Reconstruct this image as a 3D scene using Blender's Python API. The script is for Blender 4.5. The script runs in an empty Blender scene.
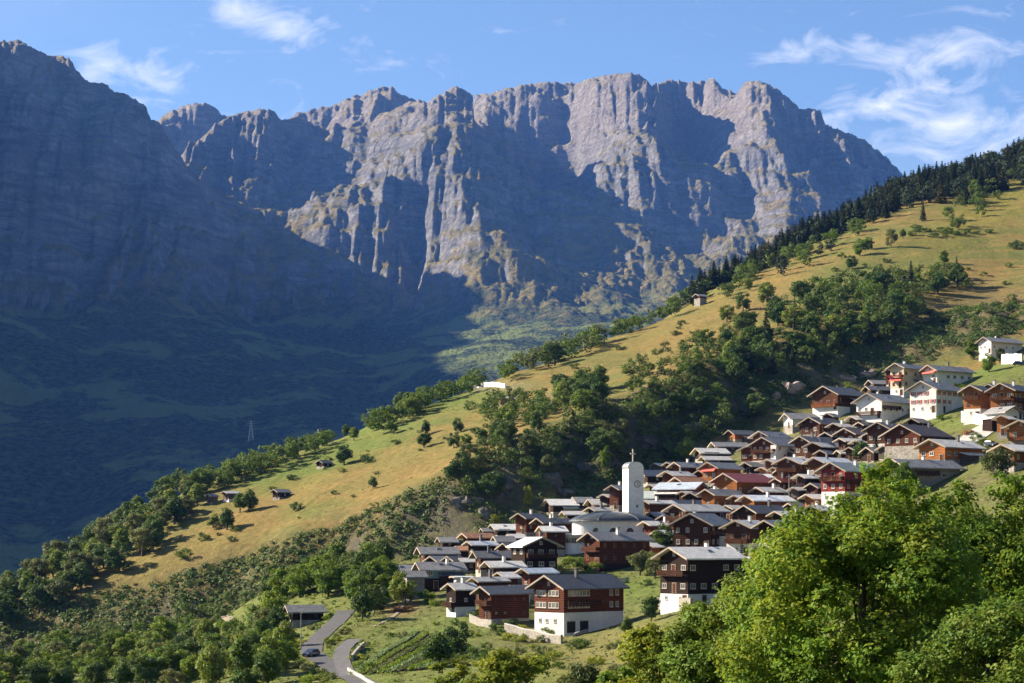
import bpy, math, random
import numpy as np
from mathutils import Vector

# ------------------------------------------------------------------ camera, sky, sun, exposure
sc = bpy.context.scene
F = 2000.0                      # focal length in pixels of a 1024 px wide frame
HZ = 540.0                      # picture row of the horizon
U = 1100.0; K = F/U             # survey tables count distance in units of K metres
S0 = (HZ-341.5)/U
cam_d = bpy.data.cameras.new('camera'); cam = bpy.data.objects.new('camera', cam_d)
sc.collection.objects.link(cam); sc.camera = cam
cam.location = (0, 0, 0); cam.rotation_euler = (math.radians(90), 0, 0)
cam_d.shift_y = (HZ-341.5)/1024.0; cam_d.sensor_width = 36.0; cam_d.lens = 36.0 * F / 1024.0
cam_d.clip_start = 0.5; cam_d.clip_end = 60000

SUN_EL = math.radians(29.0)
SUN_AZ = math.radians(20.0)       # to-sun direction: -X, turned slightly to +Y
to_sun = Vector((-math.cos(SUN_EL) * math.cos(SUN_AZ), math.cos(SUN_EL) * math.sin(SUN_AZ), math.sin(SUN_EL)))
sun_d = bpy.data.lights.new('sun', 'SUN'); sun_d.energy = 5.0; sun_d.angle = math.radians(0.5)
sun_d.color = (1.0, 0.88, 0.70)
sun = bpy.data.objects.new('sun', sun_d); sc.collection.objects.link(sun)
sun.rotation_euler = to_sun.to_track_quat('Z', 'Y').to_euler()
sun.location = (-300, 0, 300)

world = bpy.data.worlds.new('World'); sc.world = world; world.use_nodes = True
wn = world.node_tree.nodes; wl = world.node_tree.links
for n in list(wn): wn.remove(n)
def wnode(t, **kw):
    n = wn.new(t)
    for k, v in kw.items(): setattr(n, k, v)
    return n
w_out = wnode('ShaderNodeOutputWorld'); w_bg = wnode('ShaderNodeBackground')
SKY_STRENGTH = 0.050
w_sky = wnode('ShaderNodeTexSky', sky_type='NISHITA', sun_disc=False)
w_sky.sun_elevation = SUN_EL
# sky sun_rotation is measured clockwise from +Y
w_sky.sun_rotation = math.atan2(to_sun.x, to_sun.y)
w_sky.altitude = 1300; w_sky.air_density = 1.0; w_sky.dust_density = 0.9; w_sky.ozone_density = 3.2
# wispy clouds: noise on the sky direction, the same kind of cloud all round
w_tc = wnode('ShaderNodeTexCoord')
w_map = wnode('ShaderNodeMapping'); w_map.inputs['Scale'].default_value = (2.6, 2.6, 7.5)
w_map.inputs['Location'].default_value = (0.35, 0.0, 0.55)
w_map.inputs['Rotation'].default_value = (0.0, 0.22, 0.0)
wl.new(w_tc.outputs['Generated'], w_map.inputs['Vector'])
w_n1 = wnode('ShaderNodeTexNoise'); w_n1.inputs['Scale'].default_value = 1.25; w_n1.inputs['Detail'].default_value = 7
w_n1.inputs['Roughness'].default_value = 0.56; w_n1.inputs['Distortion'].default_value = 0.5
wl.new(w_map.outputs['Vector'], w_n1.inputs['Vector'])
w_r1 = wnode('ShaderNodeValToRGB'); w_r1.color_ramp.elements[0].position = 0.52; w_r1.color_ramp.elements[1].position = 0.80
wl.new(w_n1.outputs['Fac'], w_r1.inputs['Fac'])
# single clouds standing in the sky over the peaks: direction, half sizes, weight
w_vec = w_tc.outputs['Generated']
w_sep = wnode('ShaderNodeSeparateXYZ'); wl.new(w_vec, w_sep.inputs[0])
def wmath(op, a, b=None, clamp=False):
    n = wnode('ShaderNodeMath', operation=op); n.use_clamp = clamp
    for i, v in enumerate((a, b)):
        if v is None: continue
        if isinstance(v, (int, float)): n.inputs[i].default_value = v
        else: wl.new(v, n.inputs[i])
    return n.outputs[0]
CLOUDS = [(120, 72, 70, 24, 0.3, 1.0), (150, 98, 40, 16, 0.2, 0.8), (270, 22, 110, 16, 0.28, 0.85), (330, 24, 20, 9, 0.1, 0.9),
          (795, 52, 44, 16, -0.15, 0.9), (865, 44, 28, 12, 0.1, 0.8), (940, 56, 84, 26, -0.16, 1.05), (900, 100, 130, 32, -0.10, 0.95),
          (960, 135, 150, 40, -0.12, 0.95), (1150, 110, 140, 40, -0.1, 0.9), (-160, 60, 140, 26, 0.2, 0.9), (1400, 40, 160, 30, 0.1, 0.9), (-500, 90, 160, 30, 0.1, 0.9)]
w_yy = wmath('MAXIMUM', w_sep.outputs['Y'], 0.05)
w_px = wmath('DIVIDE', w_sep.outputs['X'], w_yy); w_py = wmath('DIVIDE', w_sep.outputs['Z'], w_yy)
w_sum = None
for (cx, cy, rx, ry, rot, wt) in CLOUDS:
    dx = wmath('SUBTRACT', w_px, (cx - 512) / F); dy = wmath('SUBTRACT', w_py, (HZ - cy) / F)
    c, s = math.cos(-rot), math.sin(-rot)
    u = wmath('MULTIPLY', wmath('ADD', wmath('MULTIPLY', dx, c), wmath('MULTIPLY', dy, s)), F / rx)
    v = wmath('MULTIPLY', wmath('ADD', wmath('MULTIPLY', dx, -s), wmath('MULTIPLY', dy, c)), F / ry)
    d2 = wmath('ADD', wmath('MULTIPLY', u, u), wmath('MULTIPLY', v, v))
    g = wmath('MULTIPLY', wmath('POWER', 2.718, wmath('MULTIPLY', d2, -0.9)), wt)
    w_sum = g if w_sum is None else wmath('MAXIMUM', w_sum, g)
w_n2 = wnode('ShaderNodeTexNoise'); w_n2.inputs['Scale'].default_value = 26.0; w_n2.inputs['Detail'].default_value = 8
w_n2.inputs['Roughness'].default_value = 0.62; w_n2.inputs['Distortion'].default_value = 1.1
w_map2 = wnode('ShaderNodeMapping'); w_map2.inputs['Scale'].default_value = (1.0, 1.0, 2.1); w_map2.inputs['Rotation'].default_value = (0, 0.25, 0)
wl.new(w_vec, w_map2.inputs['Vector']); wl.new(w_map2.outputs['Vector'], w_n2.inputs['Vector'])
w_thr = wmath('MULTIPLY', wmath('SUBTRACT', wmath('ADD', wmath('MULTIPLY', w_sum, 0.62), wmath('MULTIPLY', w_n2.outputs['Fac'], 2.2)), 1.33), 1.15, True)
w_front = wmath('GREATER_THAN', w_sep.outputs['Y'], 0.06)
w_cl = wmath('MAXIMUM', wmath('MULTIPLY', w_thr, w_front), wmath('MULTIPLY', w_r1.outputs['Color'], 0.16), True)
w_cl = wmath('MULTIPLY', w_cl, 0.78)
w_mix = wnode('ShaderNodeMix', data_type='RGBA'); wl.new(w_cl, w_mix.inputs['Factor'])
wl.new(w_sky.outputs['Color'], w_mix.inputs['A']); w_mix.inputs['B'].default_value = (8.6, 8.4, 8.3, 1)
wl.new(w_mix.outputs['Result'], w_bg.inputs['Color']); w_bg.inputs['Strength'].default_value = SKY_STRENGTH
wl.new(w_bg.outputs['Background'], w_out.inputs['Surface'])

sc.view_settings.view_transform = 'Standard'; sc.view_settings.look = 'None'
sc.view_settings.exposure = 1.72; sc.view_settings.gamma = 1.0; sc.view_settings.use_curve_mapping = False
sc.render.engine = 'CYCLES'
sc.cycles.max_bounces = 5; sc.cycles.diffuse_bounces = 2; sc.cycles.glossy_bounces = 2
sc.cycles.transmission_bounces = 3; sc.cycles.volume_bounces = 0; sc.cycles.transparent_max_bounces = 4
sc.cycles.use_denoising = True; sc.cycles.use_adaptive_sampling = True; sc.cycles.adaptive_threshold = 0.02
sc.cycles.caustics_reflective = False; sc.cycles.caustics_refractive = False

rng = np.random.default_rng(7); R = random.Random(11)
COL = sc.collection

# ------------------------------------------------------------------ helpers
def tag(o, label=None, cat=None, group=None, kind=None):
    if label: o['label'] = label
    if cat: o['category'] = cat
    if group: o['group'] = group
    if kind: o['kind'] = kind
    return o
def link(name, data, parent=None, loc=None, rz=None):
    o = bpy.data.objects.new(name, data); COL.objects.link(o)
    if parent is not None: o.parent = parent
    if loc is not None: o.location = loc
    if rz is not None: o.rotation_euler = (0, 0, rz)
    return o
def empty(name, loc, rz=0.0):
    o = link(name, None, None, loc, rz); o.empty_display_size = 1.0; return o

class MB:
    """collects boxes and prisms into one mesh"""
    def __init__(s): s.v = []; s.f = []; s.m = []
    def poly(s, pts, faces, m=0):
        b = len(s.v); s.v += [tuple(p) for p in pts]
        for f in faces: s.f.append(tuple(b + i for i in f)); s.m.append(m)
    def box(s, x0, x1, y0, y1, z0, z1, m=0):
        s.poly([(x0,y0,z0),(x1,y0,z0),(x1,y1,z0),(x0,y1,z0),(x0,y0,z1),(x1,y0,z1),(x1,y1,z1),(x0,y1,z1)],
               [(0,3,2,1),(4,5,6,7),(0,1,5,4),(1,2,6,5),(2,3,7,6),(3,0,4,7)], m)
    def prism_y(s, prof, y0, y1, m=0):
        """profile in xz (counter-clockwise seen from -Y), extruded along y"""
        n = len(prof)
        s.poly([(x, y0, z) for x, z in prof] + [(x, y1, z) for x, z in prof],
               [tuple(range(n)), tuple(range(2*n-1, n-1, -1))] + [(i, i+n, (i+1) % n + n, (i+1) % n) for i in range(n)], m)
    def prism_z(s, prof, z0, z1, m=0):
        n = len(prof)
        s.poly([(x, y, z0) for x, y in prof] + [(x, y, z1) for x, y in prof],
               [tuple(range(n-1, -1, -1)), tuple(range(n, 2*n))] + [(i, (i+1) % n, (i+1) % n + n, i+n) for i in range(n)], m)
    def tube(s, pts, rads, n=6, m=0):
        b = len(s.v)
        for k, (p, r) in enumerate(zip(pts, rads)):
            p = Vector(p); a = Vector(pts[max(k-1, 0)]); c = Vector(pts[min(k+1, len(pts)-1)])
            d = (c - a); d = d.normalized() if d.length > 1e-6 else Vector((0, 0, 1))
            u = d.orthogonal().normalized(); w = d.cross(u)
            for i in range(n):
                an = 2*math.pi*i/n; q = p + u*(r*math.cos(an)) + w*(r*math.sin(an)); s.v.append(tuple(q))
        for k in range(len(pts)-1):
            for i in range(n):
                j = (i+1) % n
                s.f.append((b+k*n+i, b+k*n+j, b+(k+1)*n+j, b+(k+1)*n+i)); s.m.append(m)
        s.f.append(tuple(b+(len(pts)-1)*n+i for i in range(n))); s.m.append(m)
        s.f.append(tuple(b+n-1-i for i in range(n))); s.m.append(m)
    def mesh(s, name, mats, smooth=False):
        me = bpy.data.meshes.new(name); me.from_pydata(s.v, [], s.f)
        for m in (mats if isinstance(mats, (list, tuple)) else [mats]): me.materials.append(m)
        me.polygons.foreach_set('material_index', s.m)
        if smooth: me.polygons.foreach_set('use_smooth', [True]*len(s.f))
        me.update(); return me
    def build(s, name, mats, parent=None, loc=None, rz=None, smooth=False):
        return link(name, s.mesh(name, mats, smooth), parent, loc, rz)

def grid_mesh(name, P, mat, attrs=None, smooth=True):
    """P: (rows, cols, 3) array"""
    r, c, _ = P.shape
    idx = np.arange(r*c).reshape(r, c)
    q = np.stack([idx[:-1,:-1], idx[:-1,1:], idx[1:,1:], idx[1:,:-1]], -1).reshape(-1, 4)
    me = bpy.data.meshes.new(name)
    me.vertices.add(r*c); me.vertices.foreach_set('co', P.astype(np.float32).ravel())
    me.loops.add(q.size); me.loops.foreach_set('vertex_index', q.astype(np.int32).ravel())
    me.polygons.add(len(q)); me.polygons.foreach_set('loop_start', np.arange(0, q.size, 4, dtype=np.int32))
    me.polygons.foreach_set('loop_total', np.full(len(q), 4, dtype=np.int32))
    me.polygons.foreach_set('use_smooth', np.full(len(q), smooth))
    for k, v in (attrs or {}).items():
        a = me.attributes.new(k, 'FLOAT_COLOR', 'POINT'); v4 = np.ones((r*c, 4), np.float32); v4[:, :3] = v.reshape(-1, 3)
        a.data.foreach_set('color', v4.ravel())
    me.materials.append(mat); me.update(); me.validate(); return me

# gradient noise in numpy
_pt = np.random.default_rng(3).permutation(512).astype(np.int64)
_pt = np.concatenate([_pt, _pt, _pt])
_ga = np.random.default_rng(4).uniform(0, 2*np.pi, 512); _gx, _gy = np.cos(_ga), np.sin(_ga)
def perlin(x, y, seed=0):
    x = x + seed*17.31; y = y - seed*9.77
    xi = np.floor(x).astype(np.int64); yi = np.floor(y).astype(np.int64); fx = x - xi; fy = y - yi
    xi &= 511; yi &= 511
    def g(ix, iy, dx, dy):
        h = _pt[_pt[ix & 511] + (iy & 511)]; return _gx[h]*dx + _gy[h]*dy
    u = fx*fx*fx*(fx*(fx*6-15)+10); v = fy*fy*fy*(fy*(fy*6-15)+10)
    a = g(xi, yi, fx, fy); b = g(xi+1, yi, fx-1, fy); c = g(xi, yi+1, fx, fy-1); d = g(xi+1, yi+1, fx-1, fy-1)
    return (a + u*(b-a) + v*((c + u*(d-c)) - (a + u*(b-a))))*1.5
def fbm(x, y, oct=4, seed=0, gain=0.5):
    s = 0; a = 1; t = 0
    for o in range(oct): s = s + a*perlin(x*2**o, y*2**o, seed+o); t += a; a *= gain
    return s/t
def ridged(x, y, oct=4, seed=0, gain=0.5):
    s = 0; a = 1; t = 0
    for o in range(oct): s = s + a*(1-2*np.abs(perlin(x*2**o, y*2**o, seed+o))); t += a; a *= gain
    return s/t
def sstep(a, b, x):
    t = np.clip((x-a)/(b-a), 0, 1); return t*t*(3-2*t)

class TPS:
    def __init__(s, pts, scale, lam=0.0):
        P = np.array(pts, float); s.c = P[:, :2]/scale; s.scale = scale; n = len(P)
        K = s.k(s.c, s.c) + lam*np.eye(n); Q = np.hstack([np.ones((n, 1)), s.c])
        A = np.block([[K, Q], [Q.T, np.zeros((3, 3))]]); s.w = np.linalg.solve(A, np.concatenate([P[:, 2], [0, 0, 0]]))
    @staticmethod
    def k(a, b):
        d2 = ((a[:, None, :] - b[None])**2).sum(-1); return 0.5*d2*np.log(d2 + 1e-12)
    def __call__(s, x, y):
        sh = np.shape(x); q = np.stack([np.ravel(x), np.ravel(y)], -1)/s.scale; out = np.empty(len(q))
        n = len(s.c)
        for i in range(0, len(q), 60000):
            b = q[i:i+60000]; out[i:i+60000] = s.k(b, s.c) @ s.w[:n] + s.w[n] + b @ s.w[n+1:]
        return out.reshape(sh)

def W(px, py, Y): return ((px-512)/U*Y, Y, (HZ-py)/U*Y)      # survey units: the second value times K is metres

# ------------------------------------------------------------------ node material helper
def mat_new(name):
    m = bpy.data.materials.new(name); m.use_nodes = True
    nt = m.node_tree; nt.nodes.clear(); return m, nt
class NT:
    def __init__(s, nt): s.nt = nt
    def n(s, t, **kw):
        x = s.nt.nodes.new(t)
        for k, v in kw.items(): setattr(x, k, v)
        return x
    def set(s, sock, v):
        if isinstance(v, bpy.types.NodeSocket): s.nt.links.new(v, sock)
        elif isinstance(v, (tuple, list)) and len(v) == 3 and sock.type == 'RGBA': sock.default_value = (*v, 1)
        else: sock.default_value = v
    def noise(s, vec, scale, detail=4, rough=0.55, dist=0.0, out='Fac'):
        x = s.n('ShaderNodeTexNoise'); s.set(x.inputs['Vector'], vec); x.inputs['Scale'].default_value = scale
        x.inputs['Detail'].default_value = detail; x.inputs['Roughness'].default_value = rough; x.inputs['Distortion'].default_value = dist
        return x.outputs[out]
    def math(s, op, a, b=None, c=None, clamp=False):
        x = s.n('ShaderNodeMath', operation=op); x.use_clamp = clamp
        for i, v in enumerate((a, b, c)):
            if v is not None: s.set(x.inputs[i], v)
        return x.outputs[0]
    def mix(s, fac, a, b, blend='MIX'):
        x = s.n('ShaderNodeMix', data_type='RGBA', blend_type=blend)
        s.set(x.inputs['Factor'], fac); s.set(x.inputs['A'], a); s.set(x.inputs['B'], b); return x.outputs['Result']
    def maprange(s, v, a, b, c=0.0, d=1.0):
        x = s.n('ShaderNodeMapRange'); s.set(x.inputs[0], v)
        for i, k in enumerate((a, b, c, d)): x.inputs[i+1].default_value = k
        return x.outputs[0]
    def mapping(s, vec, scale=(1,1,1), rot=(0,0,0)):
        x = s.n('ShaderNodeMapping'); s.set(x.inputs['Vector'], vec); x.inputs['Scale'].default_value = scale; x.inputs['Rotation'].default_value = rot
        return x.outputs[0]
    def bump(s, h, strength, dist):
        x = s.n('ShaderNodeBump'); s.set(x.inputs['Height'], h); x.inputs['Strength'].default_value = strength; x.inputs['Distance'].default_value = dist
        return x.outputs[0]
    def bsdf(s, col, rough=0.9, spec=0.2, normal=None, metallic=0.0):
        x = s.n('ShaderNodeBsdfPrincipled'); s.set(x.inputs['Base Color'], col); s.set(x.inputs['Roughness'], rough)
        x.inputs['Specular IOR Level'].default_value = spec; x.inputs['Metallic'].default_value = metallic
        if normal is not None: s.set(x.inputs['Normal'], normal)
        return x.outputs[0]
    def out(s, sh):
        o = s.n('ShaderNodeOutputMaterial'); s.nt.links.new(sh, o.inputs['Surface'])

# ------------------------------------------------------------------ near hillside: height field through surveyed points
PT = []
def add(*rows):
    for (px, py, Y) in rows: PT.append(W(px, py, Y))
# village ground
add((577,632,222),(530,628,222),(480,622,228),(450,612,240),(410,598,258),(385,590,270),(430,568,282),(480,560,285),(460,550,303),
    (515,575,262),(540,578,258),(520,543,303),(555,517,338),(600,570,262),(630,560,272),(600,522,328),(690,598,228),(660,570,255),
    (650,540,280),(650,502,323),(665,482,343),(700,552,266),(735,550,262),(720,512,306),(715,472,343),(720,454,363),(770,550,255),
    (790,520,288),(760,502,308),(765,472,336),(745,447,366),(790,432,368),(830,500,290),(850,480,300),(815,442,348),(860,440,338),
    (830,412,370),(880,412,358),(900,450,310),(940,465,285),(925,414,338),(900,399,373),(950,385,373),(970,418,316),(1005,418,308),
    (1005,465,265),(960,490,255),(1005,362,393))
# slope in front of the village
add((650,620,205),(650,683,150),(600,645,198),(540,660,185),(330,672,195),(300,655,212),(337,625,240),(303,622,255),(200,683,225),
    (100,683,240),(0,683,250),(200,640,290),(100,650,300),(0,665,300),(360,600,262),(380,640,225),(440,660,195),(350,575,290),(250,600,300),(512,683,165))
for p in [(0,0,-2.2),(0,-40,4),(0,60,-25),(60,60,-16),(-60,60,-36),(34,120,-41),(100,150,-28),(150,200,-22),(-120,150,-64),(60,0,6),(-60,0,-14),(0,110,-41),(200,260,-14),(230,330,2)]:
    PT.append((p[0], p[1], p[2]+S0*p[1]))
# ravine: its far bank is steep and turned away from the evening sun
RIM = [(0,625,410),(150,588,405),(300,540,402),(400,505,398),(460,470,402),(530,440,416),(600,415,435),(650,393,455),(700,370,475),(800,330,520),(900,305,560),(1000,280,600)]
add(*RIM)
for (px, py, Y) in RIM:
    x, y, z = W(px, py, Y); u = max(0.0, min(1.0, (px-250)/200))
    nx, ny = (.35+.30*u), -(.94-.24*u); dk = float(np.interp(px, (800, 900, 1000), (1, .55, .12))); PT.append((x+nx*22, y+ny*20, z-20*dk-3*ny*ny)); PT.append((x+nx*8, y+ny*7.5, z-9*dk))
PT += [(x_, y_, z_+S0*y_) for x_, y_, z_ in ((-122,350,-110),(-70,345,-95),(-175,352,-118))]
RIDGE = [(-150,660,425),(-60,622,435),(0,592,442),(60,562,455),(130,516,468),(200,483,485),(250,466,495),(300,451,508),(400,411,532),(500,379,565),(600,339,615),
         (700,296,680),(800,243,750),(900,194,815),(1024,158,870),(1150,110,920),(1300,60,980)]
# meadow between the rim and the crest
for px in range(0, 1101, 70):
    a_ = [float(np.interp(px, [r[0] for r in RIM], [r[k] for r in RIM])) for k in (1, 2)]; c_ = [float(np.interp(px, [r[0] for r in RIDGE], [r[k] for r in RIDGE])) for k in (1, 2)]
    for u in (.10, .35, .65, .88):
        up = u + .10*math.sin(u*math.pi); add((px, a_[0]+(c_[0]-a_[0])*up, a_[1]+(c_[1]-a_[1])*u))
for (px, py, Y) in RIDGE:
    PT.append(W(px, py, Y)); x, y, z = W(px, py, Y); s = z/Y
    PT.append((x + 8, y+70, z + s*70 - 18)); PT.append((x + 20, y+300, z + s*300 - 130))
add((1180,330,430),(1180,430,300),(-150,683,395))
tps = TPS(PT, 100.0, 0.0012)

GX0, GX1, GY0, GY1, GS = -420.0, 760.0, -40.0, 1400.0, 2.9
gxs = np.arange(GX0, GX1+.1, GS); gys = np.arange(GY0, GY1+.1, GS)
GXX, GYY = np.meshgrid(gxs, gys)
c8x = np.arange(GX0, GX1+10.1, 10.0); c8y = np.arange(GY0, GY1+10.1, 10.0)
C8 = tps(*np.meshgrid(c8x, c8y))
def bilin(A, x0, y0, s, x, y):
    u = np.clip((x-x0)/s, 0, A.shape[1]-1.001); v = np.clip((y-y0)/s, 0, A.shape[0]-1.001)
    i = u.astype(int); j = v.astype(int); a = u-i; b = v-j
    return (A[j,i]*(1-a)+A[j,i+1]*a)*(1-b) + (A[j+1,i]*(1-a)+A[j+1,i+1]*a)*b
def cubic_up(A, x0, y0, s, xs, ys):
    def w1(n, p0, q):
        M = np.zeros((len(q), n)); u = np.clip((q-p0)/s, 0, n-1.001); i = u.astype(int); t = u-i
        ww = [-.5*t+t*t-.5*t**3, 1-2.5*t*t+1.5*t**3, .5*t+2*t*t-1.5*t**3, -.5*t*t+.5*t**3]
        for k in range(4): np.add.at(M, (np.arange(len(q)), np.clip(i+k-1, 0, n-1)), ww[k])
        return M
    return w1(A.shape[0], y0, ys) @ A @ w1(A.shape[1], x0, xs).T
G = cubic_up(C8, GX0, GY0, 10.0, gxs, gys)
def proj(x, y, z):
    yy = np.maximum(y, 1.0); return 512 + U*x/yy, HZ - U*z/yy
GPX, GPY = proj(GXX, GYY, G)
def inpoly(poly, X, Y):
    ins = np.zeros(np.shape(X), bool); n = len(poly)
    for i in range(n):
        x0, y0 = poly[i]; x1, y1 = poly[(i+1) % n]
        c = ((y0 > Y) != (y1 > Y)) & (X < (x1-x0)*(Y-y0)/((y1-y0)+1e-9) + x0); ins ^= c
    return ins
def blur(M, k):
    for _ in range(2):
        for ax in (0, 1):
            c = np.cumsum(np.pad(M, [(k+1, k) if a == ax else (0, 0) for a in (0, 1)], mode='edge'), axis=ax)
            M = (np.take(c, range(2*k+1, c.shape[ax]), ax) - np.take(c, range(0, c.shape[ax]-2*k-1), ax))/(2*k+1)
    return M
BAND_POLY = [(-150,690),(-150,640),(0,628),(150,590),(300,543),(400,507),(460,474),(530,445),(600,419),(650,400),(700,376),(760,352),(800,345),(870,352),(900,330),(1024,300),(1024,332),
             (950,350),(900,366),(860,378),(800,397),(770,408),(700,446),(660,470),(620,482),(580,497),(530,512),(440,545),(380,560),(300,580),(150,640),(0,680)]
FAR = GYY > 362
band = blur((inpoly(BAND_POLY, GPX, GPY) & FAR & (GYY < 600)).astype(float), 3)
# relief: gullies and outcrops on the band, soft hummocks on the meadows
G = G + band*((7.0+4.0*sstep(430, 520, GPX))*(ridged(GXX/34, GYY/50, 4, 5)-0.25) + 3.6*fbm(GXX/9, GYY/9, 3, 9))
mead = (1-band)*sstep(360, 410, GYY)
G = G + mead*(2.6*fbm(GXX/60, GYY/45, 3, 21) + 0.5*fbm(GXX/9, GYY/7, 3, 24)) + (1-mead)*(1-band)*0.45*fbm(GXX/14, GYY/14, 3, 33)*sstep(60, 140, GYY)
q_ = (G + 2.0*fbm(GXX/40, GYY/40, 3, 27))/1.9; fr_ = q_ - np.floor(q_)
G = G + mead*1.9*.5*(sstep(.25, .75, fr_)-fr_)*np.clip(.5+1.3*fbm(GXX/50, GYY/50, 2, 28), 0, 1)      # cattle terraces along the contours
G = G - 700*sstep(1060, 1400, GYY)
def hgt(x, y):
    return float(bilin(G, GX0, GY0, GS, np.array([x]), np.array([y/K]))[0])
def hgts(x, y): return bilin(G, GX0, GY0, GS, np.asarray(x, float), np.asarray(y, float)/K)
def ground_at(px, py, y0=90, y1=1050):
    """first point where the sight line through a pixel meets the hillside"""
    Y = np.arange(y0, y1, 0.5)*K; x = (px-512)/F*Y; z = (HZ-py)/F*Y
    below = z <= hgts(x, Y)
    k = int(np.argmax(below)) if below.any() else None
    if k is None:                       # over the ridge: the closest approach
        k = int(np.argmin(np.where(Y > 380*K, z - hgts(x, Y), 1e9)))
    return (float(x[k]), float(Y[k]), hgt(float(x[k]), float(Y[k])))
GPX, GPY = proj(GXX, GYY, G)

# land cover colours (the ground's own colour)
def cov(*c): return np.array(c, float)
DRY, GREEN, LUSH, EARTH, ROCK, SCRUB, PALE = cov(.225,.142,.038), cov(.098,.128,.019), cov(.078,.155,.013), cov(.105,.083,.058), cov(.115,.102,.088), cov(.046,.042,.022), cov(.26,.23,.175)
C = np.empty(G.shape+(3,)); C[:] = cov(.10,.145,.024)
n1 = fbm(GXX/45, GYY/30, 4, 41)[..., None]; n2 = fbm(GXX/12, GYY/8, 4, 47)[..., None]
n3 = fbm(GXX/70, G/2.4, 4, 53)[..., None]      # bands that follow the contours
hill = (sstep(385, 405, GYY))[..., None]
DRY2 = DRY*(1+.55*np.clip(-n3, -.5, .8))
Cm = DRY2 + (GREEN-DRY2)*np.clip(0.54+1.7*n1+0.9*n2+1.5*n3, 0, 1)
C = C*(1-hill) + Cm*hill
def blob(px, py, rx, ry, col, k=1.0, y0=0, y1=2000, rot=0.0):
    global C
    c, s = math.cos(rot), math.sin(rot); dx, dy = GPX-px, GPY-py
    u = (dx*c+dy*s)/rx; v = (-dx*s+dy*c)/ry
    m = (k*np.exp(-(u*u+v*v)**1.5)*((GYY > y0) & (GYY < y1)))[..., None]*np.clip(0.8+0.8*n2, 0, 1)
    C = C*(1-m) + col*m
UP = -0.45
blob(420,405,110,26,LUSH,.85,385,900,UP); blob(330,455,70,22,LUSH,.8,385,900,UP); blob(275,478,50,14,LUSH,.7,385,900,UP); blob(470,400,40,14,LUSH,.7,385,900)
blob(560,385,60,16,DRY,.8,385,900,UP); blob(400,470,70,20,DRY,.7,385,900,UP); blob(220,540,80,26,DRY,.8,385,900,UP); blob(120,575,80,30,DRY,.7,385,900,UP)
blob(620,345,60,14,GREEN,.6,385,900,UP); blob(690,345,70,30,DRY,.85,385,900); blob(830,280,80,16,GREEN,.9,385,900,UP); blob(930,255,90,20,GREEN,.8,385,1000,UP)
blob(980,215,70,22,cov(.19,.165,.016),.9,385,1000,UP); blob(1000,180,40,16,cov(.20,.17,.016),.9,385,1000,UP); blob(960,300,70,26,DRY,.9,385,900); blob(1000,310,60,26,EARTH,.5,385,900)
blob(760,300,60,18,DRY,.7,385,900,UP); blob(565,395,40,10,PALE,.4,385,900,UP); blob(492,386,40,6,PALE,.55,385,900)
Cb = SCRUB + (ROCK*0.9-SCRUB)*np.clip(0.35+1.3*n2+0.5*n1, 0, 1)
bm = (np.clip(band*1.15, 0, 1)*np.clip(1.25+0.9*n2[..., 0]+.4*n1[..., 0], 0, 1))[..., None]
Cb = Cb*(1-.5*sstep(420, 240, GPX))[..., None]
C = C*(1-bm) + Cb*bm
vil = ((GYY > 205) & (GYY < 378) & (GPX > 380))
vm = (blur(vil.astype(float), 4)*np.clip(0.55+0.9*n2[..., 0], 0, 1)*0.75)[..., None]
C = C*(1-vm) + EARTH*vm
blob(440,635,80,26,LUSH,.8,150,300,-.3); blob(640,590,46,20,LUSH,.95,150,300); blob(620,660,80,30,cov(.20,.165,.05),.85,100,260); blob(660,640,30,20,cov(.19,.17,.045),.6,100,260)
blob(400,610,18,6,cov(.27,.15,.075),.9,150,300); blob(945,400,46,14,LUSH,.9,300,420); blob(985,372,50,10,LUSH,.95,300,440); blob(940,423,30,8,LUSH,.9,290,400)
blob(785,386,30,9,PALE,.9,380,470,-.2); blob(640,470,30,9,ROCK,.7,360,460); blob(345,660,26,10,LUSH,.8,150,300); blob(150,665,170,26,cov(.085,.105,.024),.7,150,380)
blob(650,395,16,10,PALE*.8,.7,420,500)
C = np.clip(C, 0.01, 0.9)

m_hill, nt = mat_new('hillside'); t = NT(nt)
geo = t.n('ShaderNodeNewGeometry'); pos = geo.outputs['Position']
at = t.n('ShaderNodeAttribute', attribute_name='cover')
nA = t.noise(pos, 0.35, 6, 0.62); nB = t.noise(pos, 2.2, 4, 0.6); nC = t.noise(pos, 0.06, 4)
col = t.mix(t.maprange(nA, .3, .72), t.mix(.55, at.outputs['Color'], (.05,.036,.014)), t.mix(.22, at.outputs['Color'], (.44,.33,.15)))
col = t.mix(t.maprange(nB, .35, .75, 0, .5), col, t.mix(.5, at.outputs['Color'], (.10,.13,.03)))
sep = t.n('ShaderNodeSeparateXYZ'); t.set(sep.inputs[0], geo.outputs['Normal'])
rockf = t.maprange(t.math('ADD', sep.outputs['Z'], t.math('MULTIPLY', t.math('SUBTRACT', nA, .5), .35)), .80, .66)
rcol = t.mix(t.noise(pos, 0.9, 6, .65), (.042,.038,.028), (.135,.115,.085))
col = t.mix(rockf, col, rcol)
bh = t.math('ADD', t.math('MULTIPLY', nA, 1.0), t.math('MULTIPLY', nB, .45))
t.out(t.bsdf(col, .95, .1, t.bump(bh, .8, 1.1)))
P3 = np.stack([GXX, GYY*K, G], -1)
hill_o = link('hillside', grid_mesh('hillside', P3, m_hill, {'cover': C})); tag(hill_o, kind='structure')

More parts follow.
